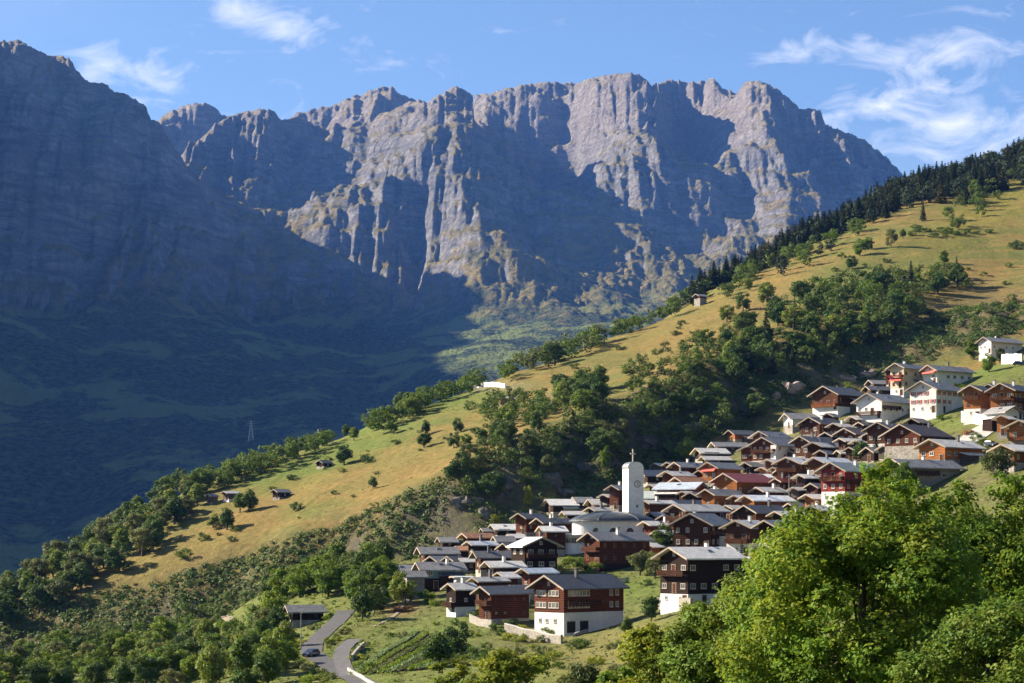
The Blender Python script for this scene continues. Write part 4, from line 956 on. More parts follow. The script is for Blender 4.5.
EXTRA = [(432,556,16,12,'slate_grey','timber_dark'),(449,556,14,12,'slate_dark','timber_brown'),(505,543,16,14,'slate_dark','timber_brown'),(560,533,16,16,'slate_dark','timber_dark'),(500,572,16,14,'pale','timber_brown'),
 (604,494,12,10,'pale','timber_dark'),(655,463,12,9,'pale','timber_grey'),(700,470,14,10,'slate_dark','timber_red'),(683,491,11,10,'pale','timber_brown'),(718,482,12,10,'pale','timber_brown'),(664,515,14,12,'slate_dark','timber_brown'),
 (727,505,14,14,'pale','timber_brown'),(716,521,16,12,'slate_dark','timber_dark'),(760,513,13,14,'pale','timber_dark'),(790,503,14,14,'slate_grey','timber_brown'),(795,487,12,14,'pale','timber_grey'),(812,483,14,12,'slate_grey','timber_brown'),
 (740,484,12,10,'slate_dark','timber_dark'),(781,468,12,12,'slate_dark','timber_brown'),(756,452,12,10,'slate_grey','timber_brown'),(790,446,14,14,'pale','timber_brown'),(826,432,14,12,'slate_dark','timber_dark'),(822,450,13,12,'slate_grey','timber_red'),
 (868,433,14,12,'pale','timber_dark'),(850,447,12,10,'slate_dark','timber_brown'),(868,447,12,10,'slate_grey','timber_dark'),(885,445,14,10,'white_roof','timber_grey'),(870,410,12,9,'pale','timber_brown'),(828,413,12,9,'slate_grey','timber_brown'),(745,474,10,9,'pale','timber_brown'),(770,444,12,12,'slate_dark','timber_red'),(652,512,11,11,'slate_grey','timber_dark')]
NEAR = [(408,'turquoise house'),(470,'rust-roofed chalet'),(541,'dark chalet with pale roof slope'),(610,'church'),(660,'tower\'s right side'),(700,'bluish left-facing roof'),(730,'red-roofed house'),(764,'half-white chalet'),(800,'many-windowed chalet'),(835,'bright red chalet'),(880,'pink-gabled chalet')]
RN_ = {'slate_grey': 'grey', 'slate_dark': 'dark', 'pale': 'pale', 'white_roof': 'white'}; WN_ = {'timber_dark': 'blackened', 'timber_brown': 'brown', 'timber_grey': 'grey', 'timber_red': 'red-brown'}
seen_ = {}
for (ax, ay, gw, rl, rf, wl_) in EXTRA:
    nr = min(NEAR, key=lambda q: abs(q[0]-ax)); lb = f'small {WN_[wl_]} timber hut with {RN_[rf]} roof near the {nr[1]}'
    if lb in seen_: lb = lb.replace('small', 'lower small' if ay > seen_[lb] else 'upper small')
    seen_[lb] = ay
    house(lb, ax, ay, gw, rl, 15 if ay < 480 else 18, R.choice((38, 45, 52, 60)), rf, wl_, chim=0, win=False, name='hut', cat='hut', oh=.8)
# --- huts on the meadows
hut = dict(oh=.35, chim=0, win=False, name='hut', cat='hut', bh=.15)
house('dark hut alone on the left meadow with a shadow to its right', 276, 489, 9, 11, 9, 45, 'slate_grey', 'timber_dark', **hut)
house('pale-fronted hut left of the round trees on the left meadow', 226, 491, 8, 11, 9, 45, 'pale', 'timber_grey', base='white', **{k: v for k, v in hut.items() if k != 'bh'}, bh=.4)
house('small hut second from left on the left meadow, beside a bush', 209, 494, 6, 7, 9, 45, 'slate_grey', 'timber_grey', **hut)
house('leftmost dark hut at the edge of the ridge trees', 193, 494, 7, 9, 6, 45, 'pale', 'timber_dark', **hut)
house('dark hut half behind trees where the ridge meadow turns green', 320, 460, 9, 9, 7, 45, 'slate_dark', 'timber_dark', **hut)
house('little tan hut beside the long white wall on the ridge', 503, 396, 8, 10, 8, 45, 'pale', 'timber_orange', **hut)
house('small hut on a bare knoll high on the hill', 697, 295, 6, 8, 4, 55, 'slate_grey', 'timber_red', **hut)
house('tiny pale-roofed hut among trees right of the bare knoll', 771, 297, 7, 9, 6, 55, 'pale', 'timber_brown', **hut)

# ------------------------------------------------------------------ church
chx, chy = 25.9, 285.0*K; chz = hgt(chx, chy) - .3
ch = empty('church', (chx, chy, chz), math.radians(12)); tag(ch, 'white round-ended church with low curved dark metal roof', 'church')
ZE = (HZ-521)/F*(chy-6) - chz            # eave above the floor
def plan(rx, ry, n=64, e=3.2):
    return [(math.copysign(abs(math.cos(a))**(2/e), math.cos(a))*rx, math.copysign(abs(math.sin(a))**(2/e), math.sin(a))*ry) for a in [2*math.pi*i/n for i in range(n)]]
RX, RY = 10.3, 6.0
b = MB(); b.prism_z(plan(RX, RY, e=2.7), -5.5, ZE); b.build('nave_wall', M['white'], ch)
b = MB(); rings = []
for k in range(9):
    tt = k/8; sc_ = math.cos(tt*math.pi/2)*.985 + .015; zz = ZE + .02 + 2.35*math.sin(tt*math.pi/2)**1.25
    rings.append([(x*sc_, y*sc_, zz) for x, y in plan(RX+.75, RY+.75, e=2.7)])
pts = [p for r_ in rings for p in r_]; n = 64
fcs = [(k*n+i, k*n+(i+1) % n, (k+1)*n+(i+1) % n, (k+1)*n+i) for k in range(8) for i in range(n)] + [tuple(range(8*n, 9*n)), tuple(range(n-1, -1, -1))]
b.poly(pts, fcs); dome = b.build('roof', M['dome'], ch, smooth=False)
for i in (36, 44, 52, 60, 4, 20, 28):
    s_ = MB(); s_.tube([(r_[i][0], r_[i][1], r_[i][2]+.03) for r_ in rings], [.10]*9, 5); s_.build('roof_seam', M['metal'], dome)
b = MB(); b.tube([(x, y, ZE+.02) for x, y in plan(RX+.78, RY+.78, 64, 2.7)] + [(RX+.78, 0, ZE+.02)], [.13]*65, 5); b.build('gutter', M['metal'], ch)
# lunette windows along the long front
for u in (-5.6, -1.2, 3.2, 7.0):
    yy = -RY*(1-abs(u/RX)**2.7)**(1/2.7)
    w_ = MB(); prof = [(-1.0, 0), (1.0, 0)] + [(1.0*math.cos(a), 1.15*math.sin(a)) for a in [math.pi*k/10 for k in range(1, 10)]]
    w_.prism_y(prof, -.06, .25, 0); w_.prism_y([(x*1.18, z*1.15 - .12) for x, z in prof], -.02, .25, 1)
    wo = w_.build('window', [M['glass'], M['frame']], ch, (u, yy-.02, ZE-2.9))
# vestry: a low round annex with its own slab roof and band of windows at the left end
ax_ = (-RX-1.2, -2.6)
b = MB(); b.prism_z([(ax_[0]+4.0*math.cos(a), ax_[1]+3.6*math.sin(a)) for a in [2*math.pi*k/36 for k in range(36)]], -5.5, 1.9); b.build('annex_wall', M['white'], ch)
b = MB(); b.prism_z([(ax_[0]+4.9*math.cos(a), ax_[1]+4.5*math.sin(a)) for a in [2*math.pi*k/36 for k in range(36)]], 1.903, 2.35); b.build('annex_roof', M['concrete'], ch)
for k in range(5):
    a = math.radians(-132 + 20*k); w_ = link('annex_window', WIN_BIG, ch, (ax_[0]+4.02*math.cos(a), ax_[1]+3.62*math.sin(a), .25)); w_.rotation_euler = (0, 0, a+math.pi/2)
# tower
tx, ty = (633-512)/F*(chy+9.5), chy+9.5
TW = empty('church_tower', (tx, ty, chz), math.radians(18)); tag(TW, 'white church tower with rounded top, clock and cross', 'tower')
TZ = (HZ-462)/F*(ty-2) - chz; w2 = 2.12; sp = TZ - 1.75
arch = [(-w2, -5), (w2, -5), (w2, sp)] + [(w2*math.cos(a)**.8, sp + 1.75*math.sin(a)) for a in [math.pi/2*k/7 for k in range(1, 7)]] + [(0, TZ)] + [(-w2*math.cos(a)**.8, sp + 1.75*math.sin(a)) for a in [math.pi/2*k/7 for k in range(6, 0, -1)]] + [(-w2, sp)]
b = MB(); b.prism_y(arch, -2.2, 2.2); b.build('wall', M['white'], TW)
b = MB(); oa = arch[2:]; ip = [(x*1.004, z+.01) for x, z in oa]; op = [(x*1.05, z+.12) for x, z in oa]
for k in range(len(oa)-1): b.prism_y([ip[k], op[k], op[k+1], ip[k+1]], -2.12, 2.3)
b.build('vault_roof', M['metal'], TW)
cz = (HZ-484)/F*(ty-2) - chz
b = MB(); b.prism_y([(.98*math.cos(a), .98*math.sin(a)) for a in [2*math.pi*k/36 for k in range(36)]], -.05, .02); dial = b.build('clock_face', M['white'], TW, (.35, -2.205, cz))
for k in range(12):
    a = 2*math.pi*k/12; m_ = MB(); c_, s_ = math.cos(a), math.sin(a); r0, r1, hw = .68, .98, .11
    m_.prism_y([(r0*c_-hw*s_, r0*s_+hw*c_), (r0*c_+hw*s_, r0*s_-hw*c_), (r1*c_+hw*s_, r1*s_-hw*c_), (r1*c_-hw*s_, r1*s_+hw*c_)], -.11, -.053); m_.build('hour_mark', M['dark'], dial)
for a, L_ in ((math.radians(-38), .52), (math.radians(75), .6)):
    m_ = MB(); c_, s_ = math.cos(a), math.sin(a); hw = .06
    m_.prism_y([(-.1*c_-hw*s_, -.1*s_+hw*c_), (-.1*c_+hw*s_, -.1*s_-hw*c_), (L_*c_+hw*s_, L_*s_-hw*c_), (L_*c_-hw*s_, L_*s_+hw*c_)], -.15-.04*L_, -.113); m_.build('clock_hand', M['dark'], dial)
w_ = link('window', WIN_SMALL, TW, (.3, -2.203, cz-6.2))
b = MB(); b.box(-.17, .17, -.13, .13, TZ-.2, TZ+3.5); b.box(-.75, -.172, -.12, .12, TZ+2.1, TZ+2.42); b.box(.172, .75, -.12, .12, TZ+2.1, TZ+2.42); b.build('cross', M['frame'], TW)

# ------------------------------------------------------------------ road, tracks, walls
def smooth_line(px, step=2.0, **kw):
    P = np.array([ground_at(*p, **kw)[:2] for p in px]); d = np.r_[0, np.cumsum(np.hypot(*np.diff(P, axis=0).T))]
    s = np.arange(0, d[-1], step); Q = np.stack([np.interp(s, d, P[:, 0]), np.interp(s, d, P[:, 1])], 1)
    for _ in range(4): Q[1:-1] = (Q[:-2]+2*Q[1:-1]+Q[2:])/4
    return Q
def strip(name, px, width, mat, lift=.10, kind='structure', **kw):
    Q = smooth_line(px, **kw); T_ = np.gradient(Q, axis=0); T_ /= np.linalg.norm(T_, axis=1, keepdims=True); Nn = np.stack([-T_[:, 1], T_[:, 0]], 1)
    us = np.linspace(-.5, .5, 5)*width; X = Q[:, None, 0] + us[None]*Nn[:, None, 0]; Yy = Q[:, None, 1] + us[None]*Nn[:, None, 1]
    Z = hgts(X, Yy); Z = np.maximum(Z, Z.max(1, keepdims=True)*.6 + Z*.4) + lift
    o = link(name, grid_mesh(name, np.stack([X, Yy, Z], -1), mat)); tag(o, kind=kind); return o, Q, Nn
ROADPX = [(378,694),(362,684),(345,675),(325,664),(311,655),(313,644),(324,634),(334,626),(341,619),(346,612)]
road, RQ, RN = strip('road', ROADPX, 4.2, M['asphalt'], .14)
side_, SQ, SN = strip('side_road', [(350,679),(344,670),(341,660),(342,652),(348,645),(356,640)], 3.0, M['asphalt'], .20)
strip('track', [(60,668),(100,655),(150,643),(190,634),(232,624)], 2.6, M['track'], .2)
strip('footpath', [(395,612),(404,604),(412,598),(420,594)], 1.6, M['track'], .2)
strip('footpath', [(374,627),(392,619),(402,610)], .9, M['track'], .15)
strip('village_square', [(955,452),(972,440),(985,430),(996,424)], 8.0, M['concrete'], .2)
def wall_line(label, px, h, thick, mat, cat='wall', name='stone_wall', step=2.0, down=1.2, cap=False):
    Q = smooth_line(px, step); o = empty(name, (Q[0, 0], Q[0, 1], hgt(*Q[0]))); tag(o, label, cat)
    T_ = np.gradient(Q, axis=0); T_ /= np.linalg.norm(T_, axis=1, keepdims=True); b = MB(); rows = []
    for q, tt in zip(Q, T_):
        nx, ny = -tt[1]*thick/2, tt[0]*thick/2; z = hgt(*q); hh = h*R.uniform(.93, 1.07)
        rows.append([(q[0]+nx-Q[0, 0], q[1]+ny-Q[0, 1], z-down-o.location.z), (q[0]-nx-Q[0, 0], q[1]-ny-Q[0, 1], z-down-o.location.z), (q[0]-nx-Q[0, 0], q[1]-ny-Q[0, 1], z+hh-o.location.z), (q[0]+nx-Q[0, 0], q[1]+ny-Q[0, 1], z+hh-o.location.z)])
    pts = [p for r_ in rows for p in r_]; fcs = [(4*k+i, 4*k+(i+1) % 4, 4*k+4+(i+1) % 4, 4*k+4+i) for k in range(len(rows)-1) for i in range(4)] + [(3, 2, 1, 0), tuple(4*(len(rows)-1)+i for i in range(4))]
    b.poly(pts, fcs); b.build('masonry', mat, o)
    if cap:
        cps = MB(); n_ = len(rows)
        cps.poly([(p[0], p[1], p[2]+dz) for r_ in rows for dz in (.003, .15) for p in (r_[3], r_[2])], [f for k in range(n_-1) for f in ((4*k+2, 4*k+3, 4*k+7, 4*k+6), (4*k, 4*k+2, 4*k+6, 4*k+4), (4*k+1, 4*k+5, 4*k+7, 4*k+3))]); cps.build('coping', M['concrete'], o)
    return o
wall_line('pale stone retaining wall below the tall dark chalet', [(657,609),(668,610),(680,611),(692,611)], 2.4, .5, M['stone'])
wall_line('pale stone terrace wall in front of the chalet on the white basement', [(505,632),(530,638),(552,643),(566,644)], 1.5, .4, M['stone'], cap=True)
wall_line('low white kerb wall running right from the white-basement chalet', [(574,637),(590,631),(606,627),(622,622)], .7, .35, M['concrete'])
wall_line('low white wall along the outer bend of the road', [(348,672),(356,677),(366,683),(376,689)], .8, .3, M['concrete'])
wall_line('stone wall under the farmhouse at the lower left of the village', [(470,622),(482,627),(495,629)], 1.6, .4, M['stone'])
wall_line('rough stone wall beside the vegetable garden', [(352,662),(357,655),(364,648)], 1.2, .4, M['stone'])
wall_line('long white wall on the ridge with a bare slope behind', [(473,388),(485,387),(496,387),(506,388)], 2.2, .6, M['white'], name='white_wall')
wall_line('white retaining wall below the lone house at the right edge', [(1002,364),(1012,364),(1024,364)], 3.4, .5, M['white'], name='white_wall')
wall_line('white terrace wall beneath the big orange chalets', [(962,422),(975,424),(988,428)], 3.0, .5, M['white'], name='white_wall')
wall_line('garden wall between the church-front chalet and the lawn', [(612,585),(622,584),(634,582)], 1.2, .4, M['stone'])

# rock outcrops in the gully and under the upper houses
def rock(label, px, py, size, pale=False, group=None, y0=90):
    x, y, z = ground_at(px, py, y0); st = np.random.default_rng(int(px*7+py)); b = MB(); n_, m_ = 14, 9; pts = []
    for j in range(m_+1):
        for i in range(n_):
            th, ph = math.pi*j/m_, 2*math.pi*i/n_; d = np.array([math.sin(th)*math.cos(ph), math.sin(th)*math.sin(ph), math.cos(th)])
            r_ = 1 + .55*float(perlin(np.array([d[0]*1.6+px]), np.array([d[1]*1.6+d[2]*2.1+py]))[0]) + .3*float(perlin(np.array([d[0]*4+px]), np.array([d[2]*4+d[1]*3+py]))[0])
            pts.append(tuple(d*r_*(1/np.abs(d).max())**.7*np.array([1.5, .9, .9])*size*.8))
    fc = [(j*n_+i, j*n_+(i+1) % n_, (j+1)*n_+(i+1) % n_, (j+1)*n_+i) for j in range(m_) for i in range(n_)]
    b.poly(pts, fc); o = b.build('rock_outcrop', M['cliff_pale' if pale else 'cliff'], None, (x, y, z - size*.45), st.uniform(0, 6)); tag(o, label, 'rock', group)
M['cliff'] = m_simple('cliff_rock', (.045,.042,.038), (.17,.155,.135), .5, .95, .1, 1.0, .5, 8)
M['cliff_pale'] = m_simple('cliff_rock_pale', (.16,.12,.095), (.40,.32,.26), .45, .95, .1, 1.0, .5, 8)
rock('pinkish pale rock just right of the tower at the village\'s top edge', 656, 470, 3.2, True)
rock('tall orange-grey rock face above the flowered-balcony chalet', 868, 375, 4.4, True); rock('broad pale rock left of the orange-grey rock face', 845, 378, 3.8, True)
rock('pale bare rock beside the bend of the gully', 792, 388, 5.0, True); rock('small pale rock below the bare rock of the gully bend', 776, 395, 3.0, True)
for i_, (a_, b_, c_) in enumerate(((468,500,4.0),(486,512,3.0),(505,488,4.2),(548,478,4.6),(566,492,3.6),(590,468,4.4),(612,446,3.6),(640,440,4.8),(664,446,3.4),(690,428,4.6),(716,424,3.2),(742,412,4.4))):
    rock('dark rock outcrop in the gully behind the village, %s from the left' % ORD[i_], a_, b_, c_, False, 'dark outcrops in the gully')
# vegetable garden rows
for k in range(9):
    x0, y0, x1, y1 = 352+9.5*k, 676-.8*k, 418+8.5*k, 632+2.6*k
    px = [(x0+(x1-x0)*u, y0+(y1-y0)*u) for u in (0, .33, .66, 1)]
    Q = smooth_line(px, 1.0); g = empty('garden_bed', (Q[0, 0], Q[0, 1], hgt(*Q[0])))
    kind = ('cabbage', 'green', 'olive', 'bright', 'cabbage', 'olive', 'bright', 'cabbage', 'green')[k]
    nth = ('first', 'second', 'third', 'fourth', 'fifth', 'sixth', 'seventh', 'eighth', 'last')[k]
    look = {'cabbage': 'pale cabbage-green', 'green': 'green', 'olive': 'brownish', 'bright': 'bright green'}[kind]
    tag(g, f'{look} planted row in the vegetable plot, {nth} counted from the road', 'garden bed', 'rows of the vegetable garden')
    T_ = np.gradient(Q, axis=0); T_ /= np.linalg.norm(T_, axis=1, keepdims=True); Nn = np.stack([-T_[:, 1], T_[:, 0]], 1)
    us = np.array([-.75, -.45, .45, .75]); X = Q[:, None, 0]+us*Nn[:, None, 0]; Yy = Q[:, None, 1]+us*Nn[:, None, 1]; Z = hgts(X, Yy) + np.array([-.1, .22, .22, -.1])
    off = np.array(g.location)
    link('soil', grid_mesh('soil', np.stack([X, Yy, Z], -1)-off, M['soil'] if 'soil' in M else M.setdefault('soil', m_simple('soil', (.075,.05,.032), (.13,.095,.06), 2.5, .95, .05, .8, .08))), g)
    m_ = len(Q)*26; i = rng.integers(0, len(Q), m_); Cc = np.stack([Q[i, 0]+rng.uniform(-.6, .6, m_), Q[i, 1]+rng.uniform(-.6, .6, m_), np.zeros(m_)], 1); Cc[:, 2] = hgts(Cc[:, 0], Cc[:, 1])+.25+rng.uniform(0, .45, m_)
    pl_ = link('plants', leaf_mesh('plants', Cc-off, rng.uniform(.12, .28, m_), sph(m_)+np.array([0, 0, 1.0]), rng.uniform(.2, 1, m_), rng.uniform(0, .8, m_), M['leaf_'+kind]), g); pl_['kind'] = 'stuff'

# ------------------------------------------------------------------ street lamp, poles, cars, pylon
def lamp_post(px, py, H, label, arm=True):
    x, y, z = ground_at(px, py); e = empty('street_lamp', (x, y, z)); tag(e, label, 'street lamp')
    b = MB(); b.tube([(0,0,-.4),(0,0,H*.5),(0,0,H)], [.12,.10,.07], 8); b.build('pole', M['metal'], e)
    b = MB(); b.tube([(0,0,H),(.25,0,H+.2),(.9,0,H+.25)], [.05,.05,.04], 6); b.build('arm', M['metal'], e)
    b = MB(); b.box(.6,1.3,-.16,.16,H+.15,H+.32); b.build('lamp_head', M['metal'], e)
lamp_post(301, 650, 7.4, 'tall grey street lamp beside the blue car on the road')
def mast(px, py, H, label, mat='metal', cross=True):
    x, y, z = ground_at(px, py); e = empty('utility_pole', (x, y, z)); tag(e, label, 'pole')
    b = MB(); b.tube([(0,0,-.4),(0,0,H*.5),(0,0,H)], [.13,.11,.08], 7); b.build('post', M[mat], e)
    if cross: b = MB(); b.box(-.7,.7,-.06,.06,H-.8,H-.66); b.build('crossarm', M[mat], e)
mast(784, 440, 9.5, 'thin white mast left of the many-windowed chalet', 'frame', False)
mast(789, 500, 7.0, 'pole rising between the long white roof and the red chalet', 'metal', True)
mast(447, 545, 7.5, 'wooden pole at the upper left edge of the village', 'timber_grey', True)
mast(720, 500, 7.0, 'pole above the orange-gabled chalet in the village centre', 'metal', True)
mast(552, 385, 8.0, 'wooden pole on the bare meadow of the ridge', 'timber_grey', True)
def car(px, py, head, label, paint, y0=90):
    x, y, z = ground_at(px, py, y0); e = empty('parked_car', (x, y, z+.16), head); tag(e, label, 'car')
    m, nt = mat_new('car_paint'); t = NT(nt); sh = t.bsdf(paint, .25, .6); t.out(sh)
    def loft(secs, mat, name, par):
        b = MB(); n_ = len(secs[0]); b.poly([p for s_ in secs for p in s_], [(k*n_+i, k*n_+(i+1) % n_, (k+1)*n_+(i+1) % n_, (k+1)*n_+i) for k in range(len(secs)-1) for i in range(n_)] + [tuple(range(n_-1, -1, -1)), tuple((len(secs)-1)*n_+i for i in range(n_))])
        return b.build(name, mat, par, smooth=False)
    def sec(y_, w, z0, z1): return [(-w*.94, y_, z0), (w*.94, y_, z0), (w, y_, z0+.25), (w*.97, y_, z1-.08), (w*.86, y_, z1), (-w*.86, y_, z1), (-w*.97, y_, z1-.08), (-w, y_, z0+.25)]
    body = loft([sec(-2.05,.74,.32,.72), sec(-1.85,.84,.24,.80), sec(-.9,.87,.22,.92), sec(1.2,.87,.22,.95), sec(1.9,.84,.26,.93), sec(2.05,.76,.34,.86)], m, 'body', e)
    loft([[(-.80,-1.0,.92),(.80,-1.0,.92),(.80,1.75,.95),(-.80,1.75,.95)], [(-.74,-.55,1.2),(.74,-.55,1.2),(.74,1.6,1.22),(-.74,1.6,1.22)]], M['glass'], 'windows', e)
    loft([[(-.74,-.55,1.2),(.74,-.55,1.2),(.74,1.6,1.22),(-.74,1.6,1.22)], [(-.64,-.1,1.45),(.64,-.1,1.45),(.64,1.3,1.45),(-.64,1.3,1.45)]], m, 'roof', e)
    for sx in (-1, 1):
        for yy in (-1.3, 1.3):
            b = MB(); b.tube([(sx*.66,yy,.32),(sx*.90,yy,.32)], [.32,.32], 14); w = b.build('wheel', M['dark'], e)
            b = MB(); b.tube([(sx*.86,yy,.32),(sx*.915,yy,.32)], [.19,.19], 10); b.build('rim', M['metal'], w)
        b = MB(); b.box(sx*.6-.16,sx*.6+.16,-2.09,-2.0,.60,.74); b.build('headlight', M['frame'], e)
        b = MB(); b.box(sx*.64-.12,sx*.64+.12,2.0,2.09,.62,.82); b.build('tail_light', M['shutter'], e)
car(311, 658, math.radians(-28), 'dark blue car on the road beside the street lamp', (.02,.035,.09))
car(1019, 366, math.radians(80), 'dark blue car parked under the lone house at the right edge', (.02,.03,.08))
car(991, 447, math.radians(35), 'dark car parked on the pale square by the orange chalets', (.03,.035,.05))
def far_ground(px, py):
    Y = np.arange(1300, 6500, 5.0); c = int(np.argmin(np.abs(mpx-px))); zz = np.interp(Y, mY, MZ[:, c]); z = (HZ-py)/U*Y; k = int(np.argmax(z <= zz)); return ((px-512)/U*Y[k], Y[k]*K, zz[k])
x, y, z = far_ground(251, 442); pe = empty('electricity_pylon', (x, y, z)); tag(pe, 'pale lattice electricity pylon standing in the shaded valley', 'pylon')
H = 21*y/F; k_ = H/40
def lat(zz): return k_*(4.2*(1-zz/H)+.8)
for sx in (-1, 1):
    for sy in (-1, 1):
        b = MB(); b.tube([(sx*lat(0),sy*lat(0),-4),(sx*lat(H*.6),sy*lat(H*.6),H*.6),(sx*.4,sy*.4,H)], [.55*k_,.45*k_,.3*k_], 5); b.build('leg', M['frame'], pe)
b = MB()
for q in range(7):
    z0, z1 = H*q/7.5, H*(q+1)/7.5; a0, a1 = lat(z0), lat(z1)
    for (u, v) in (((-1,-1),(1,-1)), ((1,-1),(1,1)), ((1,1),(-1,1)), ((-1,1),(-1,-1))):
        b.tube([(u[0]*a0,u[1]*a0,z0),(v[0]*a1,v[1]*a1,z1)], [.22*k_]*2, 4); b.tube([(v[0]*a0,v[1]*a0,z0),(u[0]*a1,u[1]*a1,z1)], [.22*k_]*2, 4)
b.build('bracing', M['frame'], pe)
for zz, wd in ((.72, 6.5), (.83, 8.5), (.93, 5.5)):
    b = MB(); b.tube([(-wd*k_,0,H*zz),(0,0,H*zz+.8*k_),(wd*k_,0,H*zz)], [.25*k_,.45*k_,.25*k_], 5); b.build('crossarm', M['frame'], pe)
# ------------------------------------------------------------------ vegetation
AV = [(h[0], h[1], h[2]+.6) for h in HOUSES] + [(chx, chy, 13), (tx, ty, 4)]
AVR = AV + [(float(q[0]), float(q[1]), 3.0) for q in RQ[::2]] + [(float(q[0]), float(q[1]), 2.4) for q in SQ[::2]]
def T(px, py, h, kind, label, wide=1.0, **kw): return plant_tree(px, py, h, kind, label, None, wide, **kw)
# single trees on the left meadow
T(153,552,23,'green','large round tree at the left belt\'s lower edge, on the dry meadow',1.1)
plant_bush(186,558,13,'green','wide low bush on the dry meadow right of the large round tree',wide=1.5)
plant_bush(204,541,12,'green','small round bush in the middle of the dry left meadow')
plant_bush(234,532,9,'green','little bush at the lower right foot of the meadow tree cluster',wide=1.2)
T(213,528,15,'green','small tree at the left end of the meadow tree cluster',1.2)
T(227,530,25,'dark','tall tree in the centre of the meadow tree cluster',1.0)
T(240,513,22,'green','tree below the topmost tree of the meadow cluster',1.1)
T(249,511,25,'dark','topmost round tree of the meadow cluster, under the huts',1.1)
plant_bush(296,511,12,'dark','single dark bush right of the meadow hut',wide=.95)
T(346,427,14,'dark','dark round tree on the skyline left of the green ridge meadow',1.1)
T(354,441,15,'green','tree below the dark skyline tree',1.1); T(391,434,15,'green','round tree on the green meadow below the ridge belt',1.1)
T(344,465,23,'dark','broad dark tree at the left end of the green meadow',1.2); plant_bush(367,463,12,'dark','dark bush right of the broad dark tree',wide=1.2)
T(373,489,14,'dark','lone small tree low on the dry slope',1.1); plant_bush(414,417,5,'green','tiny bush high on the green ridge meadow',wide=1.2)
T(426,435,17,'dark','pointed tree on the green meadow, upper of a pair',.8); T(424,448,17,'dark','round tree on the green meadow, lower of a pair',1.1)
T(458,433,17,'dark','upper tree of the clump above the gully\'s left end',.9); T(454,448,18,'dark','lower left tree of the clump above the gully\'s left end',.9)
T(466,448,15,'green','lower right tree of the clump above the gully\'s left end',1.1); plant_bush(476,434,10,'dark','dark square bush right of the clump above the gully',wide=1.1)
T(450,480,14,'dark','tree at the gully\'s upper left rim, lowest on the dry slope',1.2)
plant_bush(575,369,9,'dark','dark round bush alone on the bare ridge meadow',wide=1.1); plant_bush(649,368,8,'green','small bush on the bare slope right of the ridge grove',wide=1.1)
plant_bush(545,351,8,'green','bush on the ridge skyline above the bare meadow',wide=1.2)
# upper right hill
T(852,269,14,'dark','round dark tree on the upper hill\'s green strip',1.2); plant_bush(887,263,7,'dark','small dark bush right of the round dark tree on the upper hill',wide=1.3)
T(944,265,16,'green','lone round tree with long shadow on the upper right meadow',1.15); plant_bush(1017,249,12,'dark','dark bush at the right edge of the upper meadow',wide=1.3)
T(891,248,21,'olive','olive-brown tree on the upper hill meadow',.8); T(903,239,11,'green','small tree right of the olive-brown tree',1.1)
T(923,221,22,'conifer','single dark conifer standing out on the yellow upper meadow',1.0); plant_bush(843,258,8,'green','little bush left of the pale green pair on the upper hill',wide=1.2)
T(860,256,18,'bright','bright green tree on the upper hill, left of the olive-brown tree',1.0); T(868,250,14,'bright','smaller bright green tree behind the bright one on the upper hill',1.0)
T(727,322,18,'green','tree on the knoll\'s lower right side',1.2); T(743,311,21,'dark','taller dark tree right of the knoll',1.0); T(767,305,24,'green','tall tree beside the tiny pale-roofed hut',.9)
T(726,347,20,'dark','round tree below the knoll',1.2); T(706,347,19,'green','tree below left of the knoll',1.2); T(697,376,20,'dark','round tree on the bare slope above the lane',1.1)
T(699,412,25,'dark','broad dark tree left of the rock face',1.1); T(756,419,27,'dark','large dark tree under the rock face',1.1); T(676,415,24,'dark','dark tree at the top of the rocky gully',1.1)
# village trees
T(405,606,37,'green','large round tree at the left end of the village',1.0); plant_bush(427,603,19,'bright','clipped round green bush below the turquoise house',wide=1.0)
T(437,668,40,'dark','wide dark tree in front of the vegetable garden',1.25); T(458,656,38,'dark','dark tree right behind the wide dark garden tree',1.0); plant_bush(476,660,20,'dark','dark bush right of the garden trees',wide=.9)
T(627,636,22,'dark','small conical dark tree on the dry front meadow',.85); T(651,622,28,'dark','rounded dark tree left of the stone wall below the tall dark chalet',.9)
T(742,577,36,'conifer','dark spruce right of the tall dark chalet',1.2); T(664,553,30,'dark','dark leafy tree between the church-front chalet and the tall dark chalet',1.0)
T(640,576,30,'olive','grey-green fruit tree on the lawn, left one',1.1); T(655,578,28,'olive','grey-green fruit tree on the lawn, right one',1.0)
for i, (px, py, h) in enumerate(((561,569,14),(573,567,16),(584,570,17),(596,572,15))):
    plant_bush(px, py, h, ('green','bright','green','bright')[i], ('leftmost','second from left','third from left','rightmost')[i]+' bush of the hedge below the church annex', 'hedge bushes below the church annex', 1.2)
T(528,507,24,'yellow','pale yellow-green slender tree in the dark gully above the village',.55); T(495,525,12,'yellow','small golden tree behind the low pale-roofed shed',1.0)
T(470,548,9,'olive','little olive tree at the upper left village edge',1.0); T(685,462,26,'bright','bright green tree at the left end of the upper row',.9); plant_bush(672,470,10,'yellow','yellow-green bush beside the bright green tree of the upper row',wide=1.3)
T(605,470,24,'bright','light green tree left of the tower top',.6); T(848,404,24,'bright','slim green tree in front of the flowered-balcony chalet, right one',.6); T(838,406,16,'green','slim green tree in front of the flowered-balcony chalet, left one',.8)
T(897,413,13,'dark','round dark shrub tree between the loggia chalet and the white house',1.1); T(917,417,16,'olive','small golden-brown tree in front of the white house with red shutters',.9)
T(862,462,24,'dark','dark round tree among the right cluster of chalets',1.1); T(876,458,26,'conifer','narrow dark conifer beside the dark round tree in the right cluster',1.1)
